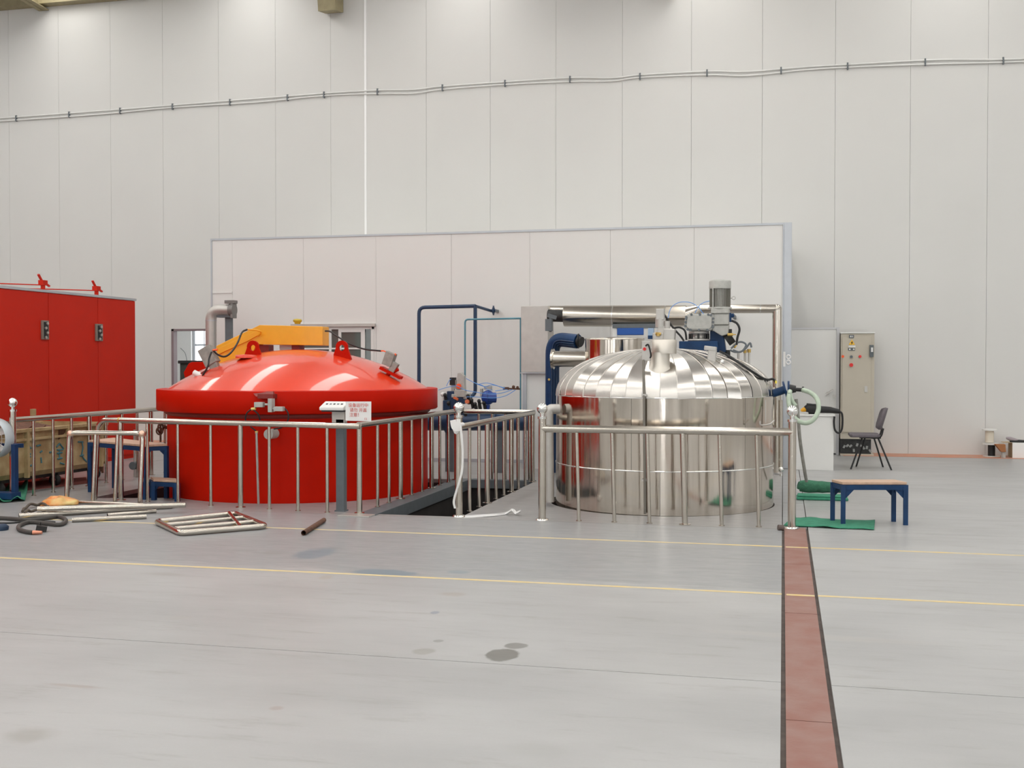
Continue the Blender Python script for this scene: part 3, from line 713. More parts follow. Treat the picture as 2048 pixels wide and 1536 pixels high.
part('box_base', MB().box(xa+.02, xb, y-.09, y+.05, zb-.014, zb+.001), BLACK, box)
for i in range(5):
    f = .2+.155*i; p = V(xa+(xb-xa)*f, y-.02, zb+.05)
    part('push_button', MB().obox(p, (.022, .03, .022), (.55, 0, 0)), GREYP if i % 2 else BLACK, box)
sg = thing('warning_notice', 'white paper notice with red handwritten characters on the railing corner', 'notice', YP(717, 840, 10.42))
Y0 = 10.41; A, B = YP(691, 803, Y0), YP(743, 842, Y0)
part('sheet', MB().add([(A.x, Y0, B.z), (B.x-.003, Y0, B.z-.004), (B.x, Y0-.004, A.z+.002), (A.x, Y0, A.z)], [(0, 1, 2, 3)]).box(A.x+.002, B.x-.004, Y0+.001, Y0+.004, B.z, A.z), PAPER, sg)
def text(name, body, size, loc, m, parent, rot=(PI/2, 0, 0), sx=1):
    cu = bpy.data.curves.new(name, 'FONT'); cu.body = body; cu.size = size; cu.extrude = .0006; cu.align_x = 'CENTER'; cu.align_y = 'CENTER'
    tmp = bpy.data.objects.new(name, cu); COL.objects.link(tmp); bpy.context.view_layer.update()
    me = bpy.data.meshes.new_from_object(tmp.evaluated_get(bpy.context.evaluated_depsgraph_get())); bpy.data.objects.remove(tmp)
    me.materials.clear(); me.materials.append(m); o = bpy.data.objects.new(name, me); COL.objects.link(o); o.parent = parent
    o.location = Vector(loc)-ORG[parent.name]; o.rotation_euler = rot; o.scale = (sx, 1, 1); ORG[o.name] = Vector(loc); return o
mx = (A.x+B.x)/2; hh = A.z-B.z
for i, (s_, dx, k) in enumerate((('\u8bbe\u5907\u8fd0\u884c\u4e2d', 0, .2), ('\u8bf7\u52ff \u5f00\u76d6', 0, .45), ('\u6ce8\u610f\uff01', -.03, .70))):
    text('notice_lettering', s_, .042, (mx+dx, Y0-.006, A.z-hh*k), INK, sg)
text('notice_lettering', '12', .03, (mx+.075, Y0-.006, A.z-hh*.9), INK, sg)

# ================================================================== STEEL TANK
tk = thing('steel_tank', 'big round polished steel tank with a ribbed dome of petals', 'tank', (SC.x, SC.y, 0))
c = SC; ZS = 1.150
NB = 6
for k in range(NB):
    a0, a1 = 2*PI*k/NB+.35, 2*PI*(k+1)/NB+.35
    part('cladding_sheet', MB().lathe([(SR, .43), (SR, ZS)], c, 24, a0+.003, a1), STEEL2, tk)
    part('cladding_sheet', MB().lathe([(SR+.004, -.3), (SR+.004, .43)], c, 24, a0+.25, a1+.247), STEEL2, tk)
part('cladding_lap', MB().lathe([(SR, .425), (SR+.009, .427), (SR+.009, .437), (SR, .440)], c, 96).lathe([(SR-.01, ZS-.006), (SR+.006, ZS-.004), (SR+.006, ZS+.005), (SR-.01, ZS+.006)], c, 96), CHROME, tk, 'bright lap joint bands')
part('tank_core', MB().lathe([(SR-.02, -1.2), (SR-.02, ZS)], c, 48), PIT, tk)
HD = .495
def dome_r(t):   # t 0..1 from shoulder to crown -> (r, z)
    a = t*PI/2; e = .88
    return SR*math.cos(a)**e, ZS+HD*math.sin(a)**.97
def dome_z(r):
    lo, hi = 0, 1
    for _ in range(30):
        m_ = (lo+hi)/2
        if dome_r(m_)[0] > r: lo = m_
        else: hi = m_
    return dome_r(lo)[1]
def ondome(px, py, up=.02):
    d = ray(px, py); o = V(0, 0, HCAM)
    for i in range(900):
        p = o+d*(10.5+i*.004); rr_ = math.hypot(p.x-SC.x, p.y-SC.y)
        if rr_ < SR and dome_z(rr_) > p.z: return p-d*.01+V(0, -.3, 1).normalized()*up
    return YP(px, py, 12.1)
NPET = 42; NS = 14
petal_me = []
for v in range(3):
    mb = MB(); da = PI/NPET; vs = []; fs = []
    for i in range(NS+1):
        t = i/NS*.97; r, z = dome_r(t); lift = .004
        r = max(r, .03); hw = r*math.tan(da)
        tilt = (v-1)*.006*min(1, r*1.2)
        vs += [(r, -hw*1.02, z+lift+tilt), (r, hw*1.02, z+lift-tilt)]
    fs = [(2*i, 2*i+1, 2*i+3, 2*i+2) for i in range(NS)]
    mb.add(vs, fs, True)
    # raised lap rib on one side
    rib = [Vector((dome_r(i/NS*.97)[0]*math.cos(da), dome_r(i/NS*.97)[0]*math.sin(da), dome_r(i/NS*.97)[1]+.003)) for i in range(NS+1)]
    mb.tube(rib, .0055, 6, caps=False)
    petal_me.append(mb.mesh('dome_petal', PETAL))
seq = [0, 2, 1, 1, 2, 0, 1, 2, 2, 0, 1, 0, 2, 1]
for k in range(NPET):
    inst('dome_petal', petal_me[seq[(k*5) % 14]], c, tk, (random.uniform(-.006, .006), random.uniform(-.008, .008), 2*PI*(k+.5)/NPET))
# manhole neck
n0 = V(-1.20, 11.30, 0); nz = 1.44
nk = part('neck', MB().lathe([(.14, nz-.06), (.13, nz+.0), (.103, nz+.03), (.101, 1.60)], n0, 40), NECK, tk, 'polished neck at the crown')
n1 = n0+V(.045, .02, 0)
part('neck_drum', MB().lathe([(.122, 1.588), (.124, 1.722), (.115, 1.728)], n1, 40).disc(n1+V(0, 0, 1.590), .122, 32).disc(n1+V(0, 0, 1.727), .118, 32), NECK, nk)
part('neck_block', MB().obox(YP(1339, 669, 11.35), (.115, .13, .115), (0, .06, 0)).obox(YP(1317, 673, 11.33), (.11, .10, .075)), GALV, nk, 'pale valve block on the neck', bevel=.01)
part('neck_actuator', MB().box(YP(1313, 640, 11.4).x, YP(1329, 640, 11.4).x, 11.35, 11.45, YP(1320, 640, 11.4).z, YP(1320, 618, 11.4).z).cyl(YP(1321, 655, 11.4), YP(1321, 636, 11.4), .052, n=16).cyl(YP(1334, 660, 11.38), YP(1334, 642, 11.38), .03, n=14).box(YP(1316, 664, 11.4).x, YP(1330, 664, 11.4).x, 11.36, 11.44, YP(1320, 666, 11.4).z, YP(1320, 652, 11.4).z), GALV, nk, 'grey sensor head standing on the neck', bevel=.005)
part('neck_fitting', MB().cyl(YP(1311, 667, 11.26), YP(1322, 668, 11.26), .014, n=8).cyl(YP(1316, 665, 11.26), YP(1316, 672, 11.26), .02, n=8), BRASS, nk)
# switch box left of neck with conduit
o = part('switch_box', MB().box(YP(1284, 700, 11.15).x, YP(1301, 700, 11.15).x, 11.13, 11.2, YP(1290, 722, 11.15).z, YP(1290, 682, 11.15).z), GALV, tk, 'grey stop switch box', bevel=.004)
p = YP(1289, 698, 11.12); part('stop_button', MB().cyl(p, p+V(0, .03, 0), .016, n=12), mat('signal_red', (.75, .02, .02), .4), o)
part('switch_cable', MB().tube(spl([YP(1291, 692, 11.1), YP(1296, 689, 11.1), YP(1300, 700, 11.1), YP(1302, 712, 11.12), YP(1298, 718, 11.15)], 5), .008, 6), BLACK, o)
part('side_conduit', MB().tube([YP(1287, 720, 11.12), YP(1288, 800, 10.98), YP(1290, 1028, 10.98)], .0125, 10), mat('weathered_conduit', (.20, .185, .16), .5, .4), tk, 'thin grey conduit down the front')
for y in (790, 870, 960): part('conduit_clip', MB().obox(YP(1288.5, y, 11.0), (.05, .03, .02)), GALV, tk)
# agitator drive
MY = 12.35
def bx(m, a, b, z0, z1, y0, y1, Y=MY): return m.box(YP(a, z0, Y).x, YP(b, z0, Y).x, y0, y1, YP(a, z1, Y).z, YP(a, z0, Y).z)
base = part('drive_base', bx(bx(MB(), 1361, 1437, 683, 702, MY-.18, MY+.2), 1366, 1430, 700, 712, MY-.1, MY+.15), BLUE, tk, 'blue drive base plate', bevel=.006)
part('drive_bracket', MB().prism([YP(1420, 662, MY), YP(1446, 662, MY), YP(1452, 704, MY), YP(1420, 705, MY)], (0, .2, 0)), BLUE, base, bevel=.006)
pc = YP(1398, 672, MY)
sp = part('spacer_drum', MB().lathe([(.0, -.055), (.12, -.055), (.12, -.035), (.075, -.03), (.075, .02), (.11, .024), (.11, .05), (0, .05)], pc, 28), GALV, tk, 'pale drum under the gearbox')
mb = MB()
for i in range(8): mb.cyl(pc+V(.1*math.cos(i*PI/4), .1*math.sin(i*PI/4), -.035), pc+V(.1*math.cos(i*PI/4), .1*math.sin(i*PI/4), .024), .012, n=6)
part('spacer_bolts', mb, DARK, sp)
oct_ = [YP(x, y, MY-.12) for x, y in ((1376, 628), (1424, 628), (1429, 634), (1428, 655), (1422, 661), (1374, 661), (1368, 655), (1370, 634))]
gb = part('gearbox', MB().prism(oct_, (0, .25, 0)), LGREY, tk, 'light grey cast gearbox', bevel=.008)
ctr = sum(oct_, V(0, 0, 0))/8
part('gearbox_cover', MB().prism([ctr+(p-ctr)*.84-V(0, .012, 0) for p in oct_], (0, .012, 0)), LGREY, gb, bevel=.004)
bm_ = MB().cyl((0, -.012, 0), (0, .014, 0), .013, n=8).mesh('gearbox_bolt', GREYP)
for i in range(8):
    a, b = oct_[i], oct_[(i+1) % 8]
    for f in ((.1,) if (a-b).length < .07 else (.12, .5, .88)):
        p = ctr+((a+(b-a)*f)-ctr)*.92; inst('gearbox_bolt', bm_, p-V(0, .008, 0), gb)
part('bevel_housing', bx(bx(MB(), 1428, 1458, 628, 650, MY-.1, MY+.13), 1423, 1459, 618, 628, MY-.12, MY+.12).prism([YP(1428, 650, MY-.08), YP(1458, 650, MY-.08), YP(1456, 668, MY-.08), YP(1443, 672, MY-.08), YP(1424, 660, MY-.08)], (0, .18, 0)), LGREY, tk, 'light grey gear housing below the motor', bevel=.008)
mc = YP(1440, 590, MY); zt, zb = YP(1440, 560, MY).z, YP(1440, 618, MY).z
mo = part('drive_motor', MB().cyl((mc.x, mc.y, zb), (mc.x, mc.y, zt-.09), .098, n=32), LGREY, tk, 'grey finned electric motor standing upright')
part('motor_cap', MB().lathe([(.116, zt-.095), (.117, zt-.02), (.110, zt-.006), (.09, zt), (0, zt+.004)], (mc.x, mc.y, 0), 36), LGREY, mo)
mb = MB()
for i in range(36):
    a = 2*PI*i/36; ca, sa = math.cos(a), math.sin(a)
    mb.bar((mc.x+.104*ca, mc.y+.104*sa, zb+.02), (mc.x+.104*ca, mc.y+.104*sa, zt-.1), .004, .016, (ca, sa, 0))
part('cooling_fins', mb, mat('dark_grey_fins', (.22, .21, .18), .5), mo)
part('motor_strip', MB().box(mc.x-.075, mc.x-.062, mc.y-.112, mc.y-.08, zb, zt-.09), LGREY, mo)
part('lifting_eye', MB().torus((mc.x+.145, mc.y, YP(1467, 596, MY).z), .017, .004, 'y', 14, 5).cyl((mc.x+.10, mc.y, YP(1467, 596, MY).z), (mc.x+.13, mc.y, YP(1467, 596, MY).z), .008, n=6), GALV, mo)
part('motor_flange', MB().lathe([(0, zb-.005), (.125, zb-.005), (.125, zb+.018), (0, zb+.018)], (mc.x, mc.y, 0), 32), LGREY, mo)
part('terminal_gland', bx(MB(), 1459, 1463, 626, 644, MY-.02, MY+.03).cyl(YP(1462, 632, MY), YP(1468, 630, MY), .02, n=8), BLUE, mo)
part('coupling', MB().cyl(YP(1452, 680, MY+.05), YP(1464, 672, MY+.05), .075, n=18).cyl(YP(1455, 700, MY+.05), YP(1455, 722, MY+.05), .03, n=10).obox(YP(1457, 664, MY+.02), (.07, .1, .06)), DARK, tk)
part('brass_bolt', MB().cyl(YP(1455, 669, MY-.1), YP(1466, 669, MY-.1), .016, n=8).cyl(YP(1466, 669, MY-.1), YP(1472, 669, MY-.1), .006, n=6), BRASS, tk)
for pts, r, m_ in (([(1463, 641), (1474, 647), (1479, 659), (1475, 675), (1473, 690)], .012, BLACK),
                   ([(1328, 628), (1338, 644), (1350, 660), (1361, 672), (1368, 682)], .010, BLACK),
                   ([(1348, 656), (1360, 655), (1370, 662), (1373, 680)], .010, BLACK),
                   ([(1440, 703), (1455, 714), (1478, 729), (1500, 744), (1520, 757), (1534, 763), (1546, 758), (1551, 764)], .013, BLACK),
                   ([(1462, 697), (1474, 686), (1484, 684), (1492, 690), (1484, 702), (1470, 704), (1460, 700)], .010, GREYP),
                   ([(1466, 700), (1480, 704), (1492, 696), (1500, 686), (1503, 695)], .010, GREYP)):
    Yc = 11.62 if pts[0][0] == 1440 else MY-.15 if pts[0][0] > 1400 else 11.5
    part('drive_cable', MB().tube(spl([(ondome(x, y) if Yc == 11.62 else YP(x, y, Yc)) for x, y in pts], 6), r, 8), m_, tk, 'black flexible cable' if m_ is BLACK else None)
mb = MB()
for x, y0, y1 in ((1477, 704, 722), (1490, 706, 732), (1498, 704, 740)): mb.cyl(YP(x, y0, 12.4), YP(x, y1+12, 12.4), .013, n=8)
part('riser_pipes', mb, GALV, tk)
part('riser_fittings', MB().cyl(YP(1490, 700, 12.38), YP(1490, 706, 12.38), .018, n=8).cyl(YP(1498, 698, 12.38), YP(1498, 705, 12.38), .02, n=8).cyl(YP(1466, 690, 12.38), YP(1472, 694, 12.38), .02, n=8), BRASS, tk)
part('air_line', MB().tube(spl([YP(x, y, 11.8) for x, y in ((1336, 636), (1342, 616), (1358, 605), (1380, 605), (1396, 614), (1407, 628))], 6), .0035, 6).tube(spl([YP(x, y, 12.0) for x, y in ((1390, 626), (1398, 612), (1408, 605), (1419, 602))], 6), .0035, 6), BTUBE, tk, 'thin blue air line loops')
# side junction head on the dome
jy = 11.62
jd = part('junction_head', MB().obox(YP(1421, 697, jy), (.125, .09, .045), (0, .12, 0)).obox(YP(1424, 712, jy), (.085, .08, .13), (0, .1, 0)), GALV, tk, 'grey junction head on the dome', bevel=.008)
part('junction_flange', MB().lathe([(0, .0), (.12, .0), (.125, .012), (.11, .03), (0, .03)], YP(1424, 736, jy+.05), 24), BLUE, jd)
part('junction_ball', MB().ball(YP(1444, 724, jy-.02), .028, 12).cyl(YP(1400, 722, jy), YP(1412, 718, jy), .018, n=8), CHROME, jd)
# blue outlet valve at the right side, hose coil, stand pipe
vx = c.x+SR; VY = 12.15
va = part('outlet_valve', MB().tube(fillet([YP(1540, 788, VY), YP(1556, 784, VY), YP(1572, 778, VY)], .08), .042, 14).cyl(YP(1568, 779, VY), YP(1572, 778, VY), .085, n=20).cyl(YP(1575, 778, VY), YP(1579, 778, VY), .085, n=20), BLUE, tk, 'blue outlet valve at the side')
part('valve_wheel', MB().cyl(YP(1579, 778, VY), YP(1592, 778, VY), .05, .035, n=14).cyl(YP(1592, 779, VY), YP(1606, 780, VY), .02, n=8).cyl(YP(1604, 779, VY), YP(1608, 779, VY), .03, n=10), DARK, va)
hs = part('hose_coil', MB().tube(spl([YP(x, y, Y) for x, y, Y in ((1580, 782, 12.0), (1577, 800, 11.9), (1582, 824, 11.85), (1594, 840, 11.8), (1612, 846, 11.8), (1628, 838, 11.8), (1637, 818, 11.85), (1634, 798, 11.9), (1622, 786, 12.0), (1606, 780, 12.1))], 6), .024, 10), HOSE, tk, 'pale green transparent hose loop')
part('hose_end', MB().tube(spl([YP(x, y, 11.95) for x, y in ((1579, 785), (1583, 800), (1591, 812), (1588, 775), (1584, 772))][:3], 5), .022, 10), HOSE, hs)
part('drop_tube', MB().tube(spl([YP(1592, 798, 12.0), YP(1596, 830, 12.0), YP(1600, 880, 12.0), YP(1609, 940, 12.1), YP(1613, 962, 12.3)], 6), .017, 10), mat('grey_hose', (.30, .29, .26), .5, var=.3, vscale=20), tk, 'grey drop hose into the green roll')
part('valve_tag', MB().obox(YP(1552, 764, VY-.1), (.02, .02, .03)), mat('tag_yellow', (.85, .7, .1), .5), tk)
# pipes beside the tank at right
part('stand_pipe', MB().cyl(YP(1561, 800, 12.6), YP(1561, 936, 12.6), .024, n=12).cyl(YP(1548, 775, 12.3), YP(1547, 850, 12.1), .008, n=8), STEEL, tk)
part('ball_valve', MB().ball(YP(1562, 939, 12.5), .03, 12).cyl(YP(1562, 936, 12.5), YP(1562, 952, 12.5), .016, n=8).bar(YP(1556, 946, 12.45), YP(1564, 946, 12.45), .02, .015), CHROME, tk)
part('hose_bracket', MB().tube(spl([YP(1520, 842, 11.45), YP(1522, 850, 11.45), YP(1540, 848, 11.5), YP(1548, 841, 11.55)], 5), .008, 6).cyl(YP(1531, 800, 11.45), YP(1531, 846, 11.45), .006, n=6), GALV, tk)
# bent silver pipe at the left of the tank
lp = part('bypass_pipe', MB().tube(fillet([YP(1118, 818, 11.6), YP(1098, 818, 11.55), YP(1097, 830, 11.55), YP(1099, 1004, 11.55)], .04), [.052]*3+[.05]*(len(fillet([YP(1118, 818, 11.6), YP(1098, 818, 11.55), YP(1097, 830, 11.55), YP(1099, 1004, 11.55)], .04))-3), 20), GALV, tk, 'fat silver pipe bending down to the floor')

# second smaller condenser behind
cc = YP(1229, 690, 14.3); cr = (YP(1290, 690, 14.3).x-YP(1170, 690, 14.3).x)/2*.97
cn = thing('small_steel_vessel', 'smaller plain steel drum behind the left of the ribbed dome', 'vessel', (cc.x, cc.y, 0))
zt = YP(1229, 677, 13.9).z
part('drum', MB().lathe([(cr, .3), (cr, zt)], cc*1-V(0, 0, cc.z), 48), STEEL2, cn)
part('drum_top', MB().lathe([(cr+.006, zt-.015), (cr+.008, zt+.006), (cr-.02, zt+.012), (0, zt+.03)], V(cc.x, cc.y, 0), 48), STEEL, cn)
mb = MB()
for a in (45, 135, 225, 315): mb.cyl((cc.x+cr*.8*math.cos(math.radians(a)), cc.y+cr*.8*math.sin(math.radians(a)), 0), (cc.x+cr*.8*math.cos(math.radians(a)), cc.y+cr*.8*math.sin(math.radians(a)), .3), .03, n=8)
part('drum_legs', mb, DARK, cn)
part('inlet_stub', MB().cyl(YP(1105, 718, 14.4), YP(1180, 718, 14.4), .105, n=24).cyl(YP(1104, 718, 14.4), YP(1108, 718, 14.4), .135, n=24), STEEL, cn, 'bright horizontal stub pipe')
bb = thing('blue_switch_box', 'blue box on a white bracket hung under the fat silver duct', 'box', YP(1260, 660, 15.5))
q_ = 15.42
part('box_body', bx(MB(), 1234, 1287, 656, 670, q_, q_+.2, q_), mat('bright_blue', (.01, .09, .38), .4), bb, bevel=.006)
for a_, b_ in ((1225, 1234), (1287, 1296)): part('box_bracket', bx(MB(), a_, b_, 648, 674, q_+.02, q_+.07, q_), WHITE, bb)
part('side_box', bx(MB(), 1296, 1307, 656, 671, q_, q_+.1, q_), mat('pale_blue', (.35, .48, .65), .5), bb)
part('side_box', bx(MB(), 1296, 1312, 671, 678, q_-.02, q_+.1, q_), BLUE, bb)
part('box_top', bx(MB(), 1225, 1312, 648, 656, q_, q_+.2, q_), GREYP, bb)

# ================================================================== INSULATED DUCTS
dY = 15.55
dt = thing('silver_duct', 'fat silver duct running right along the partition then down beside the corner post', 'duct', YP(1250, 632, dY))
a, b = YP(1129, 632, dY), YP(1372, 632, dY)
part('fat_pipe', MB().cyl(a, b, .148, n=32), STEEL, dt)
part('inlet_pipe', MB().cyl(YP(1096, 631, dY), a, .085, n=24), DARK, dt, 'dark inner pipe')
part('upper_pipe', MB().cyl(YP(1096, 620, dY+.12), YP(1135, 620, dY+.12), .06, n=20), STEEL, dt)
e = YP(1372, 632, dY); f_ = YP(1400, 618, dY)
part('reducer', MB().tube([e, f_], [.148, .062], 32), STEEL, dt)
cn_ = YP(1554, 617.5, dY)
part('thin_pipe', MB().cyl(f_, cn_, .060, n=24), STEEL, dt)
dn = YP(1549.5, 930, dY); dn = V(cn_.x, cn_.y, .02)
part('down_pipe', MB().cyl(cn_+V(0, 0, .0), dn, .060, n=24), STEEL, dt)
part('elbow_joint', MB().ball(cn_, .062, 20), STEEL, dt)
for x in (1225, 1330): part('duct_band', MB().cyl(YP(x, 632, dY), YP(x+2, 632, dY), .151, n=32), CHROME, dt)
part('duct_band', MB().cyl(YP(1520, 618, dY), YP(1522, 618, dY), .063, n=24), CHROME, dt)
mb = MB()
for x in (1200, 1470): mb.box(YP(x, 600, PY).x-.02, YP(x, 600, PY).x+.02, dY+.05, PY, 2.12, 2.16)
part('duct_hanger', mb, GREYP, dt)

# galvanised duct box
gx0, gx1 = YP(1042, 700, 15.5).x, YP(1096, 700, 15.5).x
gd = thing('galvanised_box', 'tall flat galvanised box on a pale stand left of the blue pipe', 'box', ((gx0+gx1)/2, 15.6, 0))
part('box_body', MB().box(gx0, gx1, 15.5, 15.9, YP(1060, 744, 15.5).z, YP(1060, 612, 15.5).z), GALV, gd, bevel=.004)
part('box_lip', MB().box(gx0-.01, gx1+.01, 15.49, 15.52, YP(1060, 745, 15.5).z-.012, YP(1060, 745, 15.5).z), ALU, gd)
part('stand_panel', MB().box(YP(1044, 800, 15.5).x, YP(1089, 800, 15.5).x, 15.56, 15.9, 0, YP(1060, 745, 15.5).z), WALL2, gd)
part('stand_edge', MB().box(YP(1044, 800, 15.5).x, YP(1052, 800, 15.5).x, 15.53, 15.56, 0, YP(1060, 747, 15.5).z), ALU, gd)
# blue ribbed gooseneck
by = 14.9
gn = thing('blue_gooseneck_pipe', 'thick ribbed dark blue pipe rising and hooking over to the right', 'pipe', (YP(1103, 800, by).x, by, 0))
path = fillet([V(YP(1103, 800, by).x, by, .02), YP(1104, 676, by), YP(1156, 682, by-.2)], .26, 10)
part('pipe_body', MB().tube(path, .088, 24), BLUE, gn)
mb = MB()
for k in range(9):
    an = PI+.2+k*.34
    off = []
    for i, p in enumerate(path):
        d = (path[min(i+1, len(path)-1)]-path[max(i-1, 0)]).normalized(); s1 = V(0, 1, 0)-d*d.y; s1.normalize(); s2 = d.cross(s1)
        off.append(p+(s1*math.cos(an)+s2*math.sin(an))*.09)
    mb.tube(off, .011, 6)
part('pipe_ribs', mb, BLUE2, gn)
part('pipe_mouth', MB().cyl(path[-1], path[-1]+V(.05, -.02, -.015), .07, n=24).cyl(path[-1]+V(.0, 0, 0), path[-1]+V(.012, 0, 0), .098, n=24), BLACK, gn)
part('pipe_clamp', MB().cyl(YP(1101, 630, by), YP(1101, 664, by), .018, n=8).obox(YP(1098, 650, by), (.09, .08, .16)).obox(YP(1104, 633, by), (.12, .05, .05), (0, .3, 0)), GREYP, gn)
part('pipe_badge', MB().cyl(YP(1098, 759, by-.1), YP(1098, 759, by-.08), .016, n=10), BRASS, gn)

# ================================================================== BLUE AND TEAL PIPES ON THE PARTITION
pY = 15.7
bp = thing('blue_pipe_loop', 'dark blue square pipe loop on the partition above the valve station', 'pipe', YP(893, 700, pY))
part('pipe', MB().tube(fillet([YP(838, 835, pY), YP(838, 615, pY), YP(951, 612, pY)], .09), .027, 12), BLUE2, bp)
part('pipe', MB().tube(fillet([YP(950.5, 612, pY), YP(950.5, 789, pY), YP(926, 800, pY-.1)], .07), .027, 12), BLUE2, bp)
part('branch_pipe', MB().cyl(YP(951, 612, pY), YP(983, 622, pY+.45), .022, n=10), BLUE2, bp)
h = YP(987, 621, pY+.45)
part('hand_wheel', MB().torus(h, .05, .011, 'x', 18, 6).cyl(h-V(.05, 0, 0), h+V(.03, 0, 0), .02, n=8).bar(h-V(0, 0, .07), h+V(0, 0, .07), .02, .02), BLUE2, bp)
part('pipe_hanger', MB().box(h.x-.02, h.x+.02, h.y, PY-.002, h.z-.02, h.z+.02), GREYP, bp)
tp = thing('teal_pipe', 'thin teal pipe running from the valve station to the silver duct', 'pipe', YP(1000, 640, pY-.15))
part('pipe', MB().tube(fillet([YP(930, 800, pY-.15), YP(930, 639, pY-.15), YP(1115, 635, pY-.15), YP(1128, 642, pY-.1)], .05), .013, 8), TEAL, tp)
part('drop_pipe', MB().tube([YP(1041, 637, pY-.15), YP(1041, 828, pY-.15)], .011, 8), TEAL, tp)
part('pipe_fitting', MB().tube([YP(1040, 778, pY-.17), YP(1007, 777, pY-.2)], .012, 8).ball(YP(1027, 774, pY-.18), .025, 10).ball(YP(1035, 775, pY-.18), .022, 10).obox(YP(1012, 777, pY-.2), (.08, .04, .04)), RUST, tp)
# valve station
vs_ = thing('valve_station', 'cluster of grey valves, gauges and blue tubing on a thick dark blue header', 'valves', YP(950, 845, 14.9))
hy = 14.9
part('header_pipe', MB().cyl(YP(856, 843, hy), YP(1066, 843, hy), .125, n=24), BLUE2, vs_, 'thick dark blue header pipe')
mb = MB()
for x in (905, 1000): mb.box(YP(x, 850, hy).x-.09, YP(x, 850, hy).x+.05, hy-.05, hy+.08, 0, YP(x, 860, hy).z)
part('header_leg', mb, GREYP, vs_)
part('header_flange', MB().cyl(YP(893, 843, hy), YP(899, 843, hy), .165, n=24).cyl(YP(990, 843, hy), YP(995, 843, hy), .155, n=24), BLUE2, vs_)
ty = hy-.05
def B(m, x0, x1, y0, y1, dy=.08): return m.box(YP(x0, y0, ty).x, YP(x1, y0, ty).x, ty-dy/2, ty+dy/2, YP(x0, y1, ty).z, YP(x0, y0, ty).z)
part('valve_body', B(B(B(MB(), 895, 912, 782, 832), 912, 930, 785, 808), 888, 902, 800, 830, .12), BLUE2, vs_, bevel=.01)
part('grey_actuator', MB().prism([YP(915, 746, ty-.03), YP(921, 745, ty-.03), YP(928, 752, ty-.03), YP(929, 785, ty-.03), YP(911, 785, ty-.03)], (0, .09, 0)), LGREY, vs_, bevel=.006)
part('orange_button', MB().cyl(YP(917.5, 772.5, ty-.06), YP(917.5, 772.5, ty-.03), .036, n=18), mat('bright_orange', (1.0, .10, .01), .4, emit=(1, .1, .01), estr=.0), vs_)
part('black_gauge', B(MB(), 901, 911, 755, 770), BLACK, vs_)
part('gauge_stem', B(B(MB(), 903, 909, 769, 784, .04), 907, 913, 760, 778, .03), LGREY, vs_)
part('grey_manifold', B(B(B(MB(), 910, 932, 780, 794, .1), 925, 940, 786, 798, .08), 905, 915, 788, 795, .12), LGREY, vs_, bevel=.008)
mb = MB()
for x, y in ((890, 790), (936, 792), (943, 800), (921, 810), (897, 806), (950, 808), (958, 802), (968, 806), (930, 822), (912, 820)):
    mb.cyl(YP(x, y, ty-.05), YP(x+3, y+16, ty-.02), .022, n=8); mb.ball(YP(x, y, ty-.06), .028, 8)
part('dark_valves', mb, DARK, vs_)
part('white_cap', MB().ball(YP(886, 789, ty), .034, 14, (1, 1, 1)).cyl(YP(886, 795, ty), YP(887, 830, ty), .02, n=10), WHITE, vs_)
part('orange_handle', MB().obox(YP(912, 797, ty-.1), (.07, .03, .03), (0, .4, 0)).cyl(YP(934, 803, ty-.1), YP(936, 804, ty-.06), .03, n=10), mat('dull_orange', (.62, .14, .05), .5), vs_)
part('tripod_rods', MB().tube(fillet([YP(936, 830, ty), YP(950, 806, ty), YP(966, 832, ty)], .05), .012, 8).tube(fillet([YP(962, 824, ty), YP(955, 806, ty), YP(976, 806, ty), YP(984, 830, ty)], .05), .012, 8), GALV, vs_)
bc = YP(976, 795, ty)
part('ball_motor', MB().ball(bc, .10, 20, (.95, .8, 1)).cyl(bc+V(.0, -.05, 0), bc+V(.11, .0, 0), .07, n=16).cyl(bc-V(0, 0, .1), bc-V(0, 0, .2), .03, n=10), mat('motor_blue', (.015, .06, .30), .35, coat=.3), vs_, 'round blue actuator')
part('motor_cap', MB().obox(bc+V(0, 0, .13), (.10, .06, .05)).obox(bc+V(-.09, 0, .06), (.03, .06, .12)).cyl(bc+V(.02, 0, .1), bc+V(.02, 0, .14), .02, n=8), LGREY, vs_)
tb = MB()
for pts in ([(877, 780), (893, 775), (913, 772), (930, 780), (950, 784), (978, 788), (1004, 786), (1025, 779)],
            [(932, 757), (950, 766), (965, 771), (975, 779), (985, 780)], [(955, 769), (972, 766), (990, 770), (1008, 777)],
            [(893, 772), (898, 762), (902, 758)], [(933, 794), (955, 794), (985, 796), (1010, 792), (1031, 780)],
            [(990, 782), (1003, 780), (1015, 779)], [(953, 768), (970, 773), (985, 770), (1010, 776)]):
    tb.tube(spl([YP(x, y, ty-.12) for x, y in pts], 5), .0045, 6)
part('blue_tubing', tb, BTUBE, vs_, 'thin light blue plastic tubing')

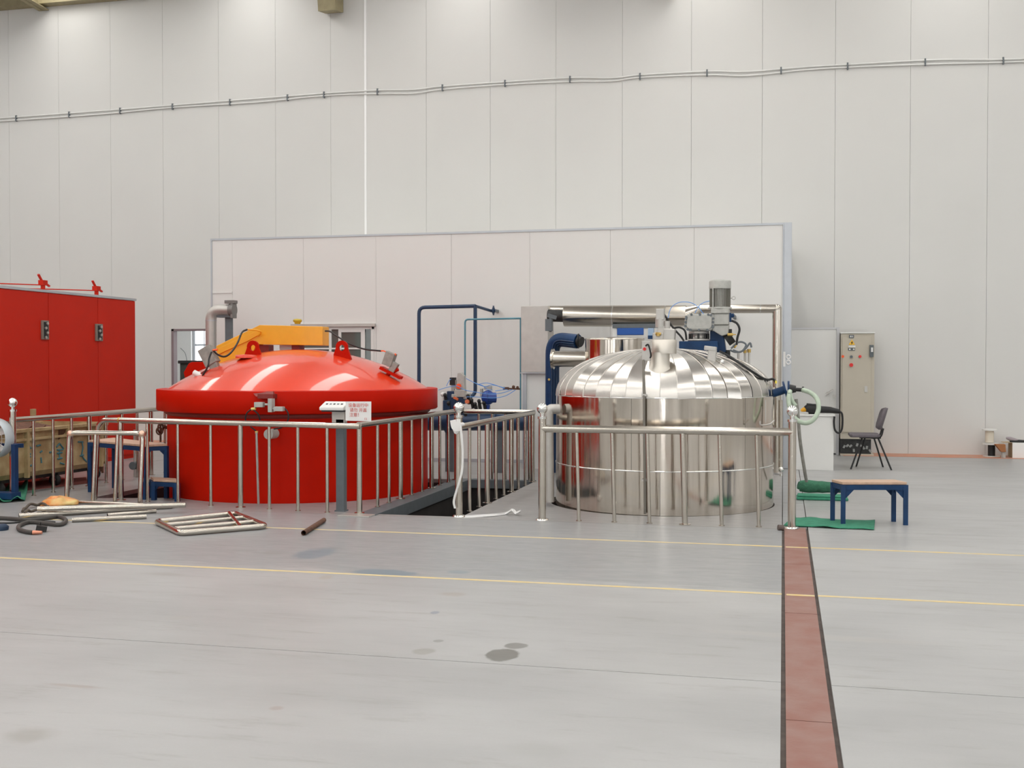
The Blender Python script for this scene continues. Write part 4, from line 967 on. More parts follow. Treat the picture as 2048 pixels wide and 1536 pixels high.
# ================================================================== GALVANISED ELBOW PIPE, POST AT LEFT
eY = 15.7
ge = thing('galvanised_elbow_pipe', 'grey vent pipe bending over to the right behind the yellow arm', 'pipe', V(YP(422, 800, eY).x, eY, 0))
pts = fillet([V(YP(422, 800, eY).x, eY, 0.0), YP(422, 620, eY), YP(461, 620, eY)], .20, 8)
part('pipe_body', MB().tube(pts, .083, 24), GALV, ge)
part('pipe_flange', MB().cyl(YP(460, 620, eY), YP(469, 620, eY), .095, n=20).obox(YP(462, 604, eY), (.16, .12, .05)).obox(YP(467, 622, eY), (.04, .14, .22)), mat('grey_flange', (.22, .21, .20), .5, .4), ge, 'dark end flange', bevel=.005)
part('weld_band', MB().cyl(YP(422, 640, eY), YP(422, 642, eY), .086, n=24), ALU, ge)
tpst = thing('pipe_support_post', 'grey T-shaped steel post under the elbow of the vent pipe', 'post', V(YP(454.5, 700, eY).x, eY+.05, 0))
part('post', MB().box(YP(449, 700, eY).x, YP(460, 700, eY).x, eY+.02, eY+.10, 0, YP(450, 634, eY).z), GREYP, tpst)
part('cross_bar', MB().box(YP(435, 700, eY).x, YP(466, 700, eY).x, eY-.03, eY+.12, YP(450, 635, eY).z, YP(450, 626, eY).z), GREYP, tpst)
# black machine beyond the doorway
m0 = YP(381, 760, YF-1.0)
bmx = thing('black_machine', 'dark machine with a black lid seen between the open doorway and the red lid', 'machine', (m0.x, m0.y, 0))
part('machine_body', MB().box(YP(360, 725, m0.y).x, YP(404, 725, m0.y).x, m0.y, m0.y+.5, 0, YP(380, 727, m0.y).z), mat('dark_green_grey', (.05, .06, .05), .6, var=.5, vscale=15), bmx)
part('machine_lid', MB().box(YP(358, 725, m0.y).x, YP(406, 725, m0.y).x, m0.y-.05, m0.y+.55, YP(380, 727, m0.y).z, YP(380, 721, m0.y).z), BLACK, bmx, bevel=.01)
part('machine_wire', MB().tube(spl([YP(374, 722, m0.y), YP(370, 706, m0.y), YP(361, 696, m0.y)], 5), .005, 6), GREYP, bmx)

# ================================================================== RED CABINETS (left)
rx = -9.93
rc = thing('red_oven_cabinet', 'long tall red sheet metal cabinet along the left side', 'cabinet', (rx-.8, 13, 0))
part('cabinet_body', MB().box(rx-1.8, rx-.02, 7.5, 15.92, .0, 2.47), REDC, rc)
part('top_rim', MB().box(rx-1.8, rx+.012, 7.5, 15.95, 2.47, 2.505), ALU, rc, 'pale top edge')
seam = [7.5, 9.6, 11.7, XP(97, 650, rx).y, XP(196, 650, rx).y, 15.93]
for a, b in zip(seam, seam[1:]): part('cabinet_door', MB().box(rx-.02, rx, a+.004, b-.004, .06, 2.465), REDC, rc, bevel=.003)
for px, z0, z1 in ((88, 641, 679), (196, 648, 682)):
    p = XP(px, (z0+z1)/2, rx)
    ya, yb = XP(px-6.5, 660, rx).y, XP(px+6.5, 660, rx).y; lw = yb-ya
    dl = part('door_latch', MB().box(rx, rx+.03, ya, yb, XP(px, z1, rx).z, XP(px, z0, rx).z), mat('latch_frame', (.22, .20, .17), .5), rc, 'grey framed black door latch', bevel=.004)
    part('latch_plate', MB().box(rx+.028, rx+.036, ya+lw*.2, yb-lw*.18, XP(px, z1-3, rx).z, XP(px, z0+3, rx).z), BLACK, dl)
    mb = MB()
    for i in range(4):
        zc_ = XP(px, z0+6+(z1-z0-10)*i/3, rx).z; mb.obox((rx+.045, (ya+yb)/2+lw*.12*(-1)**i, zc_), (.02, lw*.25, .03), (.5, 0, 0))
    part('latch_teeth', mb, GALV, dl)
for px in (86, 193):
    p = XP(px, 578 if px < 100 else 588, rx-.1); zt = 2.5
    hz = part('damper_arm', MB().cyl((p.x, p.y, zt-.02), (p.x, p.y, zt+.10), .03, n=10).obox((p.x, p.y, zt+.11), (.08, .10, .07)).bar((p.x, p.y-.02, zt+.13), (p.x, p.y-.1, zt+.22), .03, .02).bar((p.x, p.y+.02, zt+.12), (p.x, p.y+.14, zt+.07), .03, .02).cyl((p.x, p.y, zt+.08), (p.x-.5, p.y-.9, zt+.06), .008, n=6), REDC, rc, 'small red damper arm on the roof')
# ================================================================== TANKER CART
def RP(px, py, dist):
    d = ray(px, py); return V(0, 0, HCAM)+d*dist
P1 = V(-8.5, 10.75, 0); P2 = V(-8.5, 12.95, 0)
u = (P2-P1).normalized(); s_ = V(-1, 0, 0)
CW = .95
def C(a, b, z): return P1+u*a+s_*b+V(0, 0, z)
L_ = (P2-P1).length
cart = thing('tank_cart', 'rusty cream sheet metal tub cart with blue brush marks at the left', 'cart', C(L_/2, CW/2, 0))
zb, zt = .17, .735
prof = [(0, zb+.06), (.05, zb), (CW-.05, zb), (CW, zb+.06), (CW, zt), (CW-.02, zt), (CW-.02, zb+.07), (.02, zb+.07), (.02, zt), (0, zt)]
part('tub', MB().prism([C(0, b, z) for b, z in prof], u*L_), RUSTY, cart)
part('end_panel', MB().prism([C(0, b, z) for b, z in ((0, zb+.06), (.05, zb), (CW-.05, zb), (CW, zb+.06), (CW, zt), (0, zt))], u*.02), RUSTY, cart)
part('end_panel', MB().prism([C(L_-.02, b, z) for b, z in ((0, zb+.06), (.05, zb), (CW-.05, zb), (CW, zb+.06), (CW, zt), (0, zt))], u*.02), RUSTY, cart)
part('top_rail', MB().bar(C(0, -.01, zt-.02), C(L_, -.01, zt-.02), .05, .04).bar(C(0, CW, zt-.02), C(L_, CW, zt-.02), .05, .04).bar(C(0, -.012, zt-.125), C(L_, -.012, zt-.125), .045, .03), RUSTY, cart, bevel=.004)
part('load_scraps', MB().obox(C(L_*.3, .3, zt-.05), (.5, .4, .16), (.2, .1, .3)).obox(C(L_*.6, .35, zt-.06), (.7, .3, .12), (0, .15, .1)).obox(C(L_*.42, .12, zt-.03), (.2, .15, .1), (.4, .2, .2)), RUST, cart)
for f in (.27, .62, .93):
    part('upright_rib', MB().bar(C(L_*f, -.02, zb), C(L_*f, -.02, zt+(.0 if f != .62 else .0)), .05, .04, u), RUSTY, cart)
pp = C(L_*.55, .35, 0)
part('chimney_tube', MB().cyl(pp+V(0, 0, zt-.1), pp+V(0, 0, zt+.20), .035, n=12), RUSTY, cart)
part('chassis', MB().bar(C(0, .15, zb-.03), C(L_, .15, zb-.03), .05, .04).bar(C(0, CW-.15, zb-.03), C(L_, CW-.15, zb-.03), .05, .04), DARK, cart)
for f in (.12, .58, .95):
    for b in (.1, CW-.1):
        p = C(L_*f, b, .075)
        wl_ = part('castor', MB().lathe([(.02, -.02), (.072, -.02), (.075, 0), (.072, .02), (.02, .02)], p, 20, axis='y'), BLACK, cart, 'black castor wheel')
        part('castor_fork', MB().bar(p+V(-.03, 0, 0), p+V(-.03, 0, .10), .03, .012).bar(p+V(.03, 0, 0), p+V(.03, 0, .10), .03, .012).obox(p+V(0, 0, .1), (.09, .07, .02)), DARK, wl_)
gm = MB()
def gpt(px, py):   # on the cart's side plane
    d = ray(px, py); n = s_; o = V(0, 0, HCAM); t_ = (P1-s_*.004-o).dot(n)/d.dot(n); return o+d*t_
for strokes in ([(54, 898), (58, 890), (60, 897)], [(52, 896), (62, 896)], [(57, 905), (57, 920)], [(53, 909), (61, 908)], [(54, 914), (61, 913)], [(60, 932), (67, 929)],
                [(73, 892), (81, 890)], [(80, 905), (84, 902)], [(82, 915), (83, 926)], [(113, 894), (119, 887)], [(119, 887), (127, 897)], [(114, 900), (126, 899)], [(119, 900), (119, 918)], [(114, 907), (124, 905)],
                [(115, 918), (124, 916)], [(120, 926), (128, 928)], [(156, 884), (166, 884)], [(164, 884), (166, 895), (163, 910), (168, 918), (174, 924)], [(160, 912), (167, 910)], [(99, 905), (107, 903)]):
    gm.tube([gpt(x, y) for x, y in strokes], .011, 5)
part('brush_marks', gm, GRAFF, cart, 'blue brush-painted characters')
solo('red_floor_strip', MB().prism([G(-40, 992, .001), G(175, 967, .001), G(172, 955, .001), G(-40, 972, .001)], (0, 0, .006)), mat('dull_red_board', (.24, .07, .06), .7, var=.4, vscale=6), 'dull red board on the floor under the tub cart', 'board', G(60, 970))

# ================================================================== BLUE-FRAMED STANDS
def stand(name, label, corners, h, leg=.04, gus=.12, steps=None):
    # corners: four ground points a(front left) b(front right) c(back right) d(back left)
    cs_ = [Vector(q) for q in corners]; m_ = sum(cs_, V(0, 0, 0))/4; m_.z = 0
    t = thing(name, label, 'stand', m_)
    part('wooden_top', MB().prism([m_+(q-m_)*1.03+V(0, 0, h-.022) for q in cs_], (0, 0, .024)), WOOD, t, bevel=.003)
    for i in range(4):
        q = cs_[i]; part('leg', MB().box(q.x-leg/2, q.x+leg/2, q.y-leg/2, q.y+leg/2, 0, h-.024), BLUE, t)
    mb = MB(); gm = MB()
    for i in range(4):
        a, b = cs_[i], cs_[(i+1) % 4]; z = h-.047
        mb.bar(a+V(0, 0, z), b+V(0, 0, z), .03, .045); d = (b-a).normalized(); k = min(gus, (b-a).length*.4)
        for (o, e) in ((a, d), (b, -d)):
            n = V(-e.y, e.x, 0)*.004
            gm.prism([o+V(0, 0, z)-n, o+e*(k)+V(0, 0, z)-n, o+V(0, 0, z-k*1.05)-n], n*2)
    part('apron_frame', mb, BLUE, t); part('corner_gussets', gm, BLUE, t)
    return t
stand('work_stand', 'low blue steel stand with a plywood top on the green mat at the right', [G(1686, 1050), G(1811, 1050), G(1787, 1043), G(1665, 1043)], .395, .042)
# correct depth for the right stand top: front and back edges
stand('work_stand', 'taller blue steel stand with a plywood top left of the red vessel', [G(181, 984), G(289, 999), G(333, 996), G(229, 976)], .60, .042)
stand('step_stool', 'small blue steel step stool with a wooden top close to the red vessel', [V(-6.66, 11.03, 0), V(-6.35, 10.98, 0), V(-6.50, 11.20, 0), V(-6.84, 11.26, 0)], .225, .045, .09)

# ================================================================== LOOSE FRAMES AND TUBES
lf = thing('loose_pipe_frame', 'loose upright tube frame with welded corners leaning by the railing', 'frame', G(208, 1003))
b0, b1 = G(133, 1006), G(280, 1008); dd = (b1-b0)
fa = b0+V(.02, .03, .75); fb = b1+V(.02, .03, .75)
part('outer_tube', MB().tube(fillet([b0, fa, fb, b1], .07, 4), .026, 12), STEEL, lf)
part('weld_corner', MB().ball(fa+V(.01, 0, -.01), .036, 10).ball(fb-V(.01, 0, .01), .040, 10), mat('copper_weld', (.75, .50, .38), .3, .8), lf, 'coppery weld scale')
for f in (.36, .66): part('inner_tube', MB().cyl(b0+dd*f, fa+(fb-fa)*f, .021, n=12), STEEL, lf)
fl = thing('flat_pipe_frame', 'ladder-like tube frame lying flat in front of the red vessel', 'frame', G(425, 1046))
z = .028
k = [G(362, 1066, z), G(532, 1052, z), G(470, 1027, z), G(312, 1043, z)]
tb_ = MB().tube(fillet([(k[0]+k[1])/2, k[1], k[2], k[3], k[0], (k[0]+k[1])/2], .07, 4), .027, 12)
part('outer_tube', tb_, STEEL, fl)
for f in (.33, .66): part('inner_tube', MB().cyl(k[3]+(k[0]-k[3])*f, k[2]+(k[1]-k[2])*f, .021, n=12), STEEL, fl)
part('inner_tube', MB().cyl(k[2]+(k[3]-k[2])*.08+V(0, 0, .01), k[1]+(k[0]-k[1])*.30, .02, n=12), STEEL, fl)
def loose(a, b, r, m_, label, z=None, z2=None):
    z = r+.001 if z is None else z; A_, B_ = G(*a, z), G(*b, z if z2 is None else z2)
    o = solo('loose_tube', MB().tube([A_, B_], r, 14, caps=False).tube([A_, B_], r*.86, 14, caps=False), m_, label, 'tube', (A_+B_)/2); return o
loose((607, 1066), (648, 1040), .022, RUST, 'short rusty brown tube alone on the floor')
loose((144, 1040), (293, 1033), .022, STEEL, 'nearest of the bright loose tubes left of the flat frame')
loose((38, 1032), (345, 1012), .025, STEEL, 'long bright loose tube whose left end reaches nearest the hose')
loose((75, 1018), (371, 1010), .025, STEEL, 'long bright loose tube just behind the crossing one', .078, .078)
loose((140, 1003), (330, 1012), .018, STEEL, 'thin loose tube furthest back on the pile by the plastic bag')
loose((215, 1030), (312, 1022), .018, STEEL, 'short loose tube tucked among the long ones')
def lump(name, label, cat, ctr, rx, ry, rz, m_, seed, n=26, amp=.25, fl=.1):
    rnd = random.Random(seed); mb = MB(); vs = []; fs = []; m2 = n//2
    off = [[rnd.uniform(-1, 1) for _ in range(6)] for _ in range(3)]
    for j in range(m2+1):
        t_ = PI*j/m2
        for i in range(n):
            p = 2*PI*i/n; k_ = 1+amp*(math.sin(3*p+off[0][0]*5+t_*2)*.4+math.sin(5*p+off[0][1]*5)*.3*math.sin(t_)+math.sin(7*t_+2*p+off[0][2]*4)*.3)
            vs.append(ctr+V(rx*math.sin(t_)*math.cos(p)*k_, ry*math.sin(t_)*math.sin(p)*k_, max(-rz*fl, rz*math.cos(t_)*k_)))
    for j in range(m2):
        for i in range(n): fs.append((j*n+i, (j+1)*n+i, (j+1)*n+(i+1) % n, j*n+(i+1) % n))
    mb.add(vs, fs, True); return solo(name, mb, m_, label, cat, ctr)
bagm = mat('yellow_orange_plastic', (.80, .62, .25), .4, var=.8, vscale=9, col2=(.85, .20, .03))
lump('plastic_bag', 'crumpled yellow and orange plastic bag beside the loose tubes', 'bag', G(115, 1010)+V(0, .02, .012), .19, .16, .075, bagm, 3)
# hoses
hz = thing('black_hose', 'thick dark hose coiled on the floor at the left with a copper end', 'hose', G(80, 1045))
part('hose_body', MB().tube(spl([G(x, y, .02) for x, y in ((-40, 1034), (20, 1037), (60, 1040), (95, 1036), (118, 1033), (132, 1041), (120, 1049), (95, 1047), (60, 1044), (40, 1050), (38, 1058), (52, 1063), (66, 1065))], 6), .019, 10), mat('dark_hose_rubber', (.06, .055, .05), .6), hz)
part('hose_end', MB().cyl(G(66, 1065, .02), G(84, 1065, .02), .02, .014, n=10), mat('copper', (.7, .3, .2), .35, .8), hz)
part('hose_clip', MB().obox(G(83, 1057, .03), (.09, .08, .05), (0, .2, .6)).cyl(G(80, 1052, .03), G(82, 1044, .1), .012, .002, n=6), DARK, hz)
solo('thin_cable', MB().tube(spl([G(x, y, .008) for x, y in ((-40, 1045), (20, 1046), (60, 1042), (110, 1044))], 6), .008, 8), BLACK, 'thin black cable lying behind the coiled hose', 'cable', G(40, 1045))
hz = thing('rolled_cable', 'small brown cable roll behind the left ends of the loose tubes', 'cable', G(72, 1016))
part('cable_loop', MB().tube([p+V(0, 0, .01*math.sin(i)) for i, p in enumerate(spl([G(x, y, .03) for x, y in ((45, 1023), (55, 1012), (78, 1008), (96, 1012), (88, 1020), (62, 1021), (50, 1024))], 6))], .014, 8), mat('brown_cable', (.10, .08, .06), .6), hz)
solo('blue_shoe_cover', MB().lathe([(.0, .055), (.05, .052), (.075, .03), (.07, .0)], G(0, 1060, .0), 20), mat('navy', (.01, .03, .07), .6), 'dark navy cap-like object at the left edge of the floor', 'cap', G(0, 1060))
solo('brown_plug', MB().cyl(G(1556, 1055, .025), G(1567, 1056, .02), .026, n=12), mat('brown_cap', (.12, .09, .08), .6), 'small brown pipe plug left of the trench by the railing post', 'plug', G(1560, 1056))

# fan at the left edge
fn = thing('floor_fan', 'blue framed industrial fan cut off by the left edge', 'fan', G(8, 1000))
fY = YP(20, 900, 10.9); fc = V(YP(-20, 885, 10.55).x, 10.55, YP(-20, 877, 10.55).z)
mb = MB(); 
for r in (.20, .16, .12, .08): mb.torus(fc-V(0, .04*(.2-r)*8, 0), r, .004, 'y', 36, 5)
for i in range(24):
    a = 2*PI*i/24; mb.cyl(fc-V(0, .04, 0)+V(.03*math.cos(a), 0, .03*math.sin(a)), fc+V(.205*math.cos(a), 0, .205*math.sin(a)), .0025, n=4)
part('guard', mb, GALV, fn, 'wire guard')
part('fan_shroud', MB().lathe([(.205, -.02), (.215, .0), (.215, .12), (.19, .14)], fc, 40, axis='y'), mat('pale_blue_plastic', (.55, .62, .66), .3, var=.1), fn, 'pale blue shroud')
mb = MB()
for i in range(4):
    a = 2*PI*i/4+.6; pts = [fc+V(.03*math.cos(a), .05, .03*math.sin(a)), fc+V(.18*math.cos(a-.3), .03, .18*math.sin(a-.3)), fc+V(.18*math.cos(a+.35), .07, .18*math.sin(a+.35))]
    mb.prism(pts, (0, .004, 0))
part('fan_blade', mb.lathe([(0, 0), (.045, 0), (.045, .08), (0, .08)], fc, 20, axis='y'), WHITE, fn)
ps = V(YP(26, 940, 10.55).x, 10.55, 0)
part('frame_post', MB().box(ps.x-.024, ps.x+.024, 10.55, 10.61, .04, YP(27, 885, 10.8).z).box(ps.x-.4, ps.x+.024, 10.66, 10.70, YP(27, 893, 10.8).z, YP(27, 885, 10.8).z), BLUE, fn, bevel=.003)
part('base_rail', MB().box(ps.x-.5, ps.x+.03, 10.48, 10.64, .03, .10), BLUE, fn, bevel=.004)
def cloth(name, label, pts, m_, seed, amp=.02, nx=16, ny=8, th=.006, z0=.004):
    rnd = random.Random(seed); ph = [rnd.uniform(0, 6) for _ in range(6)]; a, b, c_, d = [Vector(q) for q in pts]; vs = []
    for j in range(ny+1):
        for i in range(nx+1):
            s1, t1 = i/nx, j/ny; p = (a*(1-s1)+b*s1)*(1-t1)+(d*(1-s1)+c_*s1)*t1
            edge = max(abs(s1-.5)*2, abs(t1-.5)*2)**3
            zz_ = max(0, amp*(math.sin(5*s1*3+ph[0]+t1*4)+math.sin(9*t1+ph[1]+s1*6)*.6))*(.35+edge)
            w1 = .015*math.sin(11*s1+ph[2]); p = p+V(w1*.3, w1, z0+zz_); vs.append(p)
    fs = [(j*(nx+1)+i, j*(nx+1)+i+1, (j+1)*(nx+1)+i+1, (j+1)*(nx+1)+i) for j in range(ny) for i in range(nx)]
    o = solo(name, MB().add(vs, fs, True), m_, label, 'mat', sum([Vector(q) for q in pts], V(0, 0, 0))/4)
    sm = o.modifiers.new('solid', 'SOLIDIFY'); sm.thickness = th; sm.offset = 1; return o
cloth('green_mat', 'flat green felt mat under the legs of the low blue stand', [G(1568, 1053), G(1748, 1061), G(1750, 1044), G(1592, 1037)], GREEN, 1, .006, z0=.006)
cloth('green_cloth', 'crumpled green cloth under the blue fan at the left edge', [G(-50, 1010), G(48, 1003), G(56, 972), G(-30, 985)], GREEN, 4, .05, z0=.012)
# green roll and folded mat
gr = thing('green_roll', 'dark green rolled felt lying on a folded green mat by the grey hose', 'roll', G(1640, 978))
p0, p1 = G(1600, 972, .085), G(1690, 976, .085)
mb = MB(); pts = [p0+(p1-p0)*i/10 for i in range(11)]
part('felt_roll', MB().tube(pts, [.062, .070, .074, .070, .066, .068, .062, .060, .058, .056, .052], 20).tube([p0-V(.02, .01, -.01), p0+V(.02, 0, 0)], .045, 14), GREEN2, gr)
part('folded_mat', MB().box(G(1592, 988).x, G(1690, 988).x, 12.68, 12.95, .002, .03).box(G(1594, 988).x, G(1686, 988).x, 12.70, 12.93, .03, .05), GREEN, gr, bevel=.01)

# ================================================================== RIGHT SIDE FURNITURE
wy = 16.25
wc = thing('white_counter', 'low white cabinet in front of the white door with a black tool on it', 'cabinet', G(1634, 940))
x0, x1 = YP(1582, 900, wy).x, YP(1667, 900, wy).x; zt = YP(1640, 829, wy).z
part('cabinet_body', MB().box(x0, x1, wy, wy+.55, .0, zt-.025), WHITE, wc, bevel=.003)
part('cabinet_top', MB().box(x0-.01, x1+.015, wy-.02, wy+.57, zt-.025, zt), WHITE, wc, bevel=.004)
tl = thing('cutting_tool', 'black power tool with a yellow nose and a looped black lead on the white cabinet', 'tool', V((x0+x1)/2, wy+.2, zt))
ty = wy+.15
part('tool_body', MB().tube([YP(1613, 820, ty), YP(1616, 818, ty), YP(1634, 818, ty), YP(1640, 819, ty), YP(1660, 820, ty), YP(1679, 823, ty)], [.06, .075, .072, .05, .045, .03], 16).obox(YP(1622, 816, ty), (.13, .12, .12), (0, .1, 0)), BLACK, tl, bevel=.006)
part('tool_nose', MB().cyl(YP(1602, 821, ty), YP(1614, 817, ty), .02, .045, n=12).bar(YP(1601, 821, ty), YP(1608, 823, ty), .03, .01), YEL, tl)
part('tool_lead', MB().tube(spl([YP(x, y, wy-.03) for x, y in ((1679, 823), (1684, 828), (1685, 845), (1683, 860), (1677, 866), (1670, 860), (1668, 845), (1669, 833))], 6), .014, 8), BLACK, tl)
# electrical cabinet
ey = 18.9
x0, x1 = YP(1682, 700, ey).x, YP(1749, 700, ey).x; zb, zt = .36, YP(1700, 667, ey).z
ec = thing('electrical_cabinet', 'tall beige electrical cabinet with a warning triangle beside the white door', 'cabinet', ((x0+x1)/2, ey+.2, 0))
part('cabinet_body', MB().box(x0, x1, ey+.01, ey+.45, zb, zt), BEIGE, ec, bevel=.004)
part('cabinet_door', MB().box(x0+.02, x1-.05, ey-.008, ey+.012, zb+.02, zt-.05), BEIGE, ec, bevel=.003)
part('cabinet_hood', MB().box(x0-.01, x1+.01, ey-.01, ey+.46, zt, zt+.02), WHITE, ec, bevel=.004)
part('plinth', MB().box(x0, x1-.03, ey+.02, ey+.42, .27, zb).box(x0, x1, ey+.02, ey+.42, 0, .03), BEIGE, ec)
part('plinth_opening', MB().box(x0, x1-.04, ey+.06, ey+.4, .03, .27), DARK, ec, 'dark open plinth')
mb = MB()
rnd = random.Random(5)
for i in range(9): mb.obox((x0+.06+.05*i, ey+.05, .08+rnd.random()*.1), (.03, .02, .05), (0, rnd.uniform(-1, 1), 0))
part('plinth_scraps', mb, mat('scrap_grey', (.30, .31, .30), .6), ec)
def E(a, b, c1, d1, y=ey-.012, th=.006): return MB().box(YP(a, c1, y).x, YP(b, c1, y).x, y-th, y, YP(a, d1, y).z, YP(a, c1, y).z)
o = part('name_plate', E(1698, 1708, 670, 676), GREYP, ec)
part('plate_text', E(1700, 1703, 671.5, 674.5, ey-.02, .002).box(YP(1704.5, 672, ey-.02).x, YP(1706, 672, ey-.02).x, ey-.022, ey-.02, YP(1704, 674.5, ey-.02).z, YP(1704, 671.5, ey-.02).z), WHITE, o)
a, b, c_ = YP(1697.5, 689.5, ey-.012), YP(1710, 689.5, ey-.012), YP(1703.8, 679, ey-.012)
o = part('warning_triangle', MB().prism([a, b, c_], (0, -.003, 0)), mat('sign_yellow', (.95, .55, .02), .4), ec, 'yellow warning triangle')
part('warning_bolt', MB().prism([c_+V(.0, -.004, -.03), c_+V(-.018, -.004, -.06), c_+V(-.002, -.004, -.056), c_+V(-.01, -.004, -.085), c_+V(.02, -.004, -.048), c_+V(.004, -.004, -.05), c_+V(.012, -.004, -.03)], (0, -.002, 0)), BLACK, o)
part('white_plate', E(1697, 1711, 691, 695), WHITE, ec)
o = part('meter', E(1696, 1710, 696, 701), GREYP, ec)
part('meter_face', E(1698, 1701, 697, 700, ey-.02, .002).box(YP(1706, 697, ey-.02).x, YP(1709, 697, ey-.02).x, ey-.022, ey-.02, YP(1706, 700, ey-.02).z, YP(1706, 697, ey-.02).z), WHITE, o)
for x, y, m_ in ((1685.5, 713, ORANGE), (1702.5, 713.5, GREYP), (1720, 713, MATS['signal_red']), (1702.5, 730, MATS['signal_red'])):
    p = YP(x, y, ey-.01); part('indicator', MB().cyl(p, p-V(0, .025, 0), .022 if y < 720 else .03, n=14), m_, ec)
o = part('isolator', E(1739, 1747, 690, 714, ey-.01, .05), GREYP, ec, bevel=.004)
part('isolator_lever', E(1742, 1746, 695, 704, ey-.06, .02), WHITE, o)
part('door_lock', E(1729, 1735, 772, 784), GALV, ec)
# chair
ch = thing('office_chair', 'grey upholstered chair with black metal legs facing left', 'chair', G(1742, 937))
sc_ = V(1.20, 16.72, 0); S0 = .455
bk = lambda x, y: YP(x, y, 16.72)
mb = MB()
pl = [(bk(1699, 873), .0), (bk(1712, 872), 0), (bk(1735, 875), 0), (bk(1756, 877), 0)]
sx0, sx1 = bk(1698, 876).x, bk(1758, 877).x
part('seat', MB().prism([(sx0, 16.52, S0-.005), (sx0+.03, 16.48, S0-.005), (sx1-.04, 16.50, S0-.005), (sx1, 16.56, S0-.005), (sx1, 16.90, S0-.005), (sx1-.04, 16.96, S0-.005), (sx0+.03, 16.98, S0-.005), (sx0, 16.94, S0-.005)], (0, 0, .045)), SHIRT, ch, bevel=.015)
bp_ = [bk(1753, 858), bk(1752, 848), bk(1757, 832), bk(1766, 825), bk(1783, 825), bk(1781, 840), bk(1774, 862), bk(1766, 869), bk(1757, 865)]
# curved back: width mostly in Y, seen slightly turned
mb = MB(); vs = []; nu, nv = 10, 8
for j in range(nv+1):
    t_ = j/nv; z = S0+.10+t_*.30
    hw = .21*(1-abs(t_*2-1)**4*.35)
    for i in range(nu+1):
        s1 = i/nu*2-1; bow = .05*s1*s1
        vs.append((sx1+.035+t_*.085-bow, 16.72+s1*hw, z))
mb.add(vs, [(j*(nu+1)+i, j*(nu+1)+i+1, (j+1)*(nu+1)+i+1, (j+1)*(nu+1)+i) for j in range(nv) for i in range(nu)], True)
o = part('backrest', mb, SHIRT, ch); sm = o.modifiers.new('solid', 'SOLIDIFY'); sm.thickness = .035
part('back_frame', MB().tube(spl([(sx1-.1, 16.6, S0-.02), (sx1+.01, 16.6, S0+.0), (sx1+.05, 16.6, S0+.12)], 5), .011, 8).tube(spl([(sx1-.1, 16.84, S0-.02), (sx1+.01, 16.84, S0+.0), (sx1+.05, 16.84, S0+.12)], 5), .011, 8), BLACK, ch)
for (fx, fy), (tx, ty_) in (((.93, 16.50), (1.09, 16.60)), ((1.03, 16.95), (1.15, 16.85)), ((1.40, 16.95), (1.26, 16.85)), ((1.475, 16.50), (1.30, 16.60))):
    part('leg', MB().cyl((fx, fy, 0), (tx, ty_, S0-.01), .012, n=8), BLACK, ch)
part('seat_frame', MB().box(1.05, 1.34, 16.59, 16.61, S0-.025, S0-.005).box(1.05, 1.34, 16.84, 16.86, S0-.025, S0-.005), BLACK, ch)

# items along the back wall at far right
sy = 19.25
p = YP(1979, 890, sy)
so = thing('cable_spool', 'small white spool stool against the back wall at the right', 'spool', (p.x, sy, 0))
def Z(px, py): return YP(px, py, sy).z
part('spool_top', MB().cyl((p.x, sy, Z(1979, 861)), (p.x, sy, Z(1979, 858)), .11, n=24), WHITE, so)
part('spool_core', MB().cyl((p.x, sy, Z(1979, 885)), (p.x, sy, Z(1979, 861)), .065, n=20), mat('cream', (.72, .66, .55), .6), so)
part('spool_middle', MB().cyl((p.x+.02, sy, Z(1979, 889)), (p.x+.02, sy, Z(1979, 886)), .125, n=24), WHITE, so)
part('spool_foot', MB().cyl((p.x+.03, sy, .01), (p.x+.03, sy, Z(1979, 889)), .055, n=20), BLACK, so)
part('spool_base', MB().cyl((p.x+.03, sy, 0), (p.x+.03, sy, .014), .13, n=24), WHITE, so)
cy = 19.0
x0 = YP(2025, 900, cy).x
cb = thing('carton_box', 'open white cardboard carton at the right edge by the wall', 'carton', (x0+.2, cy+.1, 0))
part('carton', MB().box(x0, x0+.6, cy, cy+.35, 0, YP(2030, 886, cy).z), PAPER, cb)
part('carton_side', MB().box(x0-.002, x0-.001, cy+.01, cy+.34, .0, YP(2030, 886, cy).z), mat('cardboard', (.42, .32, .2), .8), cb)
part('carton_flap', MB().prism([(x0, cy+.02, YP(2030, 886, cy).z), (x0-.13, cy+.05, YP(2030, 886, cy).z-.005), (x0-.12, cy+.3, YP(2030, 886, cy).z-.005), (x0, cy+.33, YP(2030, 886, cy).z)], (0, 0, .004)), MATS['cardboard'], cb)
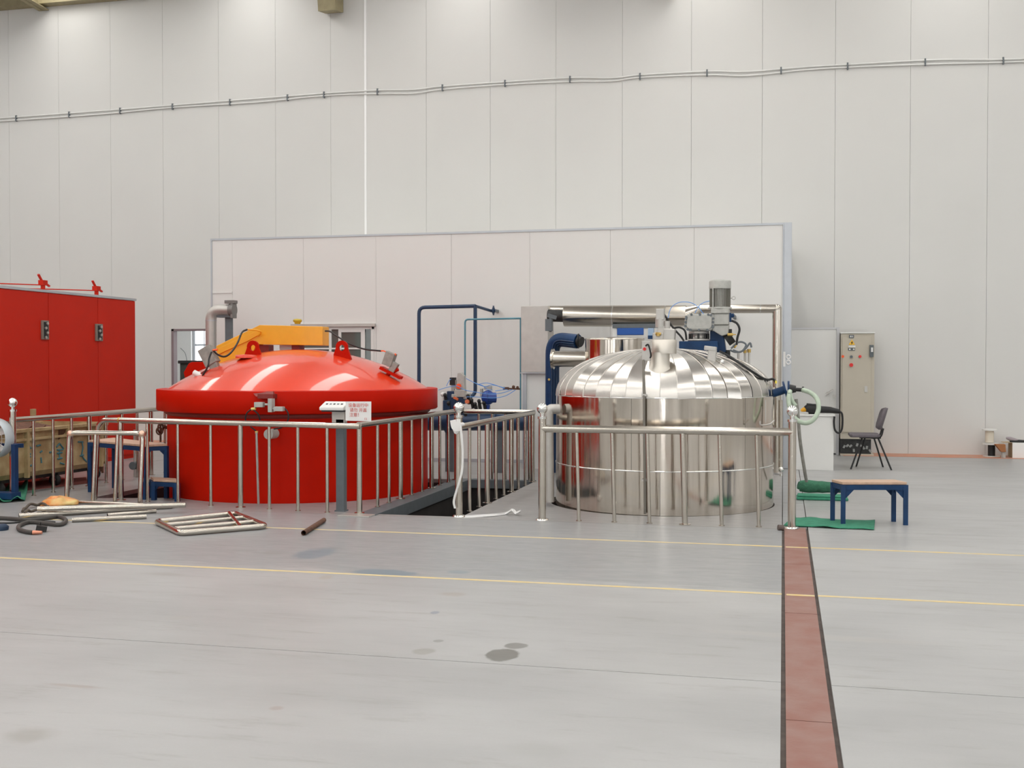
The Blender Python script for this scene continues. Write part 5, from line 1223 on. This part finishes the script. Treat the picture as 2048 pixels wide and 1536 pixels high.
bt = thing('black_brush_tool', 'black handled tool with a pale head lying on the white carton', 'tool', (x0+.1, cy+.15, YP(2030, 886, cy).z))
zt = YP(2030, 886, cy).z
part('tool_handle', MB().tube([(x0-.02, cy+.12, zt+.025), (x0+.12, cy+.12, zt+.022), (x0+.3, cy+.12, zt+.018), (x0+.6, cy+.12, zt+.014)], [.02, .024, .014, .012], 10), BLACK, bt)
part('tool_head', MB().tube([(x0-.07, cy+.12, zt+.07), (x0-.02, cy+.12, zt+.06), (x0+.10, cy+.12, zt+.035)], [.018, .032, .015], 12), mat('mauve_grey', (.35, .30, .32), .6), bt)
dp = thing('brown_funnel', 'brown cone-shaped scoop between the white spool and the carton', 'funnel', YP(2004, 900, 18.93))
part('scoop', MB().prism([YP(1991, 889, 18.93), YP(2011, 889, 18.93), YP(2012, 904, 18.93), YP(2003, 904, 18.93)], (0, .15, 0)), mat('brown_card', (.35, .14, .05), .7), dp)
part('scoop_stem', MB().cyl(YP(2007, 904, 19.0), V(YP(2007, 904, 19.0).x, 19.0, 0), .035, n=10), LGREY, dp)

# gauge pipe behind the taller stand
gp = thing('gauge_pipe', 'thin upright pipe carrying a round grey gauge seen through the left frames', 'gauge', V(YP(270, 900, 13.2).x, 13.2, 0))
x = YP(269, 900, 13.2).x
part('pipe', MB().cyl((x, 13.2, -.3), (x, 13.2, .62), .014, n=8), GALV, gp)
part('gauge', MB().cyl((x, 13.15, YP(269, 931, 13.2).z), (x, 13.22, YP(269, 931, 13.2).z), .052, n=20), GREYP, gp)
gp = thing('rusty_valve', 'rusty valve on a thin pipe behind the left loose frame', 'valve', V(YP(203, 920, 13.6).x, 13.6, 0))
x = YP(205, 920, 13.6).x
part('pipe', MB().cyl((x, 13.6, 0), (x, 13.6, .60), .016, n=8), RUST, gp)
part('valve', MB().cyl((x-.09, 13.6, YP(203, 935, 13.6).z), (x-.03, 13.6, YP(203, 935, 13.6).z), .06, n=14).cyl((x-.08, 13.6, YP(210, 926, 13.6).z), (x+.05, 13.6, YP(210, 926, 13.6).z), .008, n=6), RUST, gp)
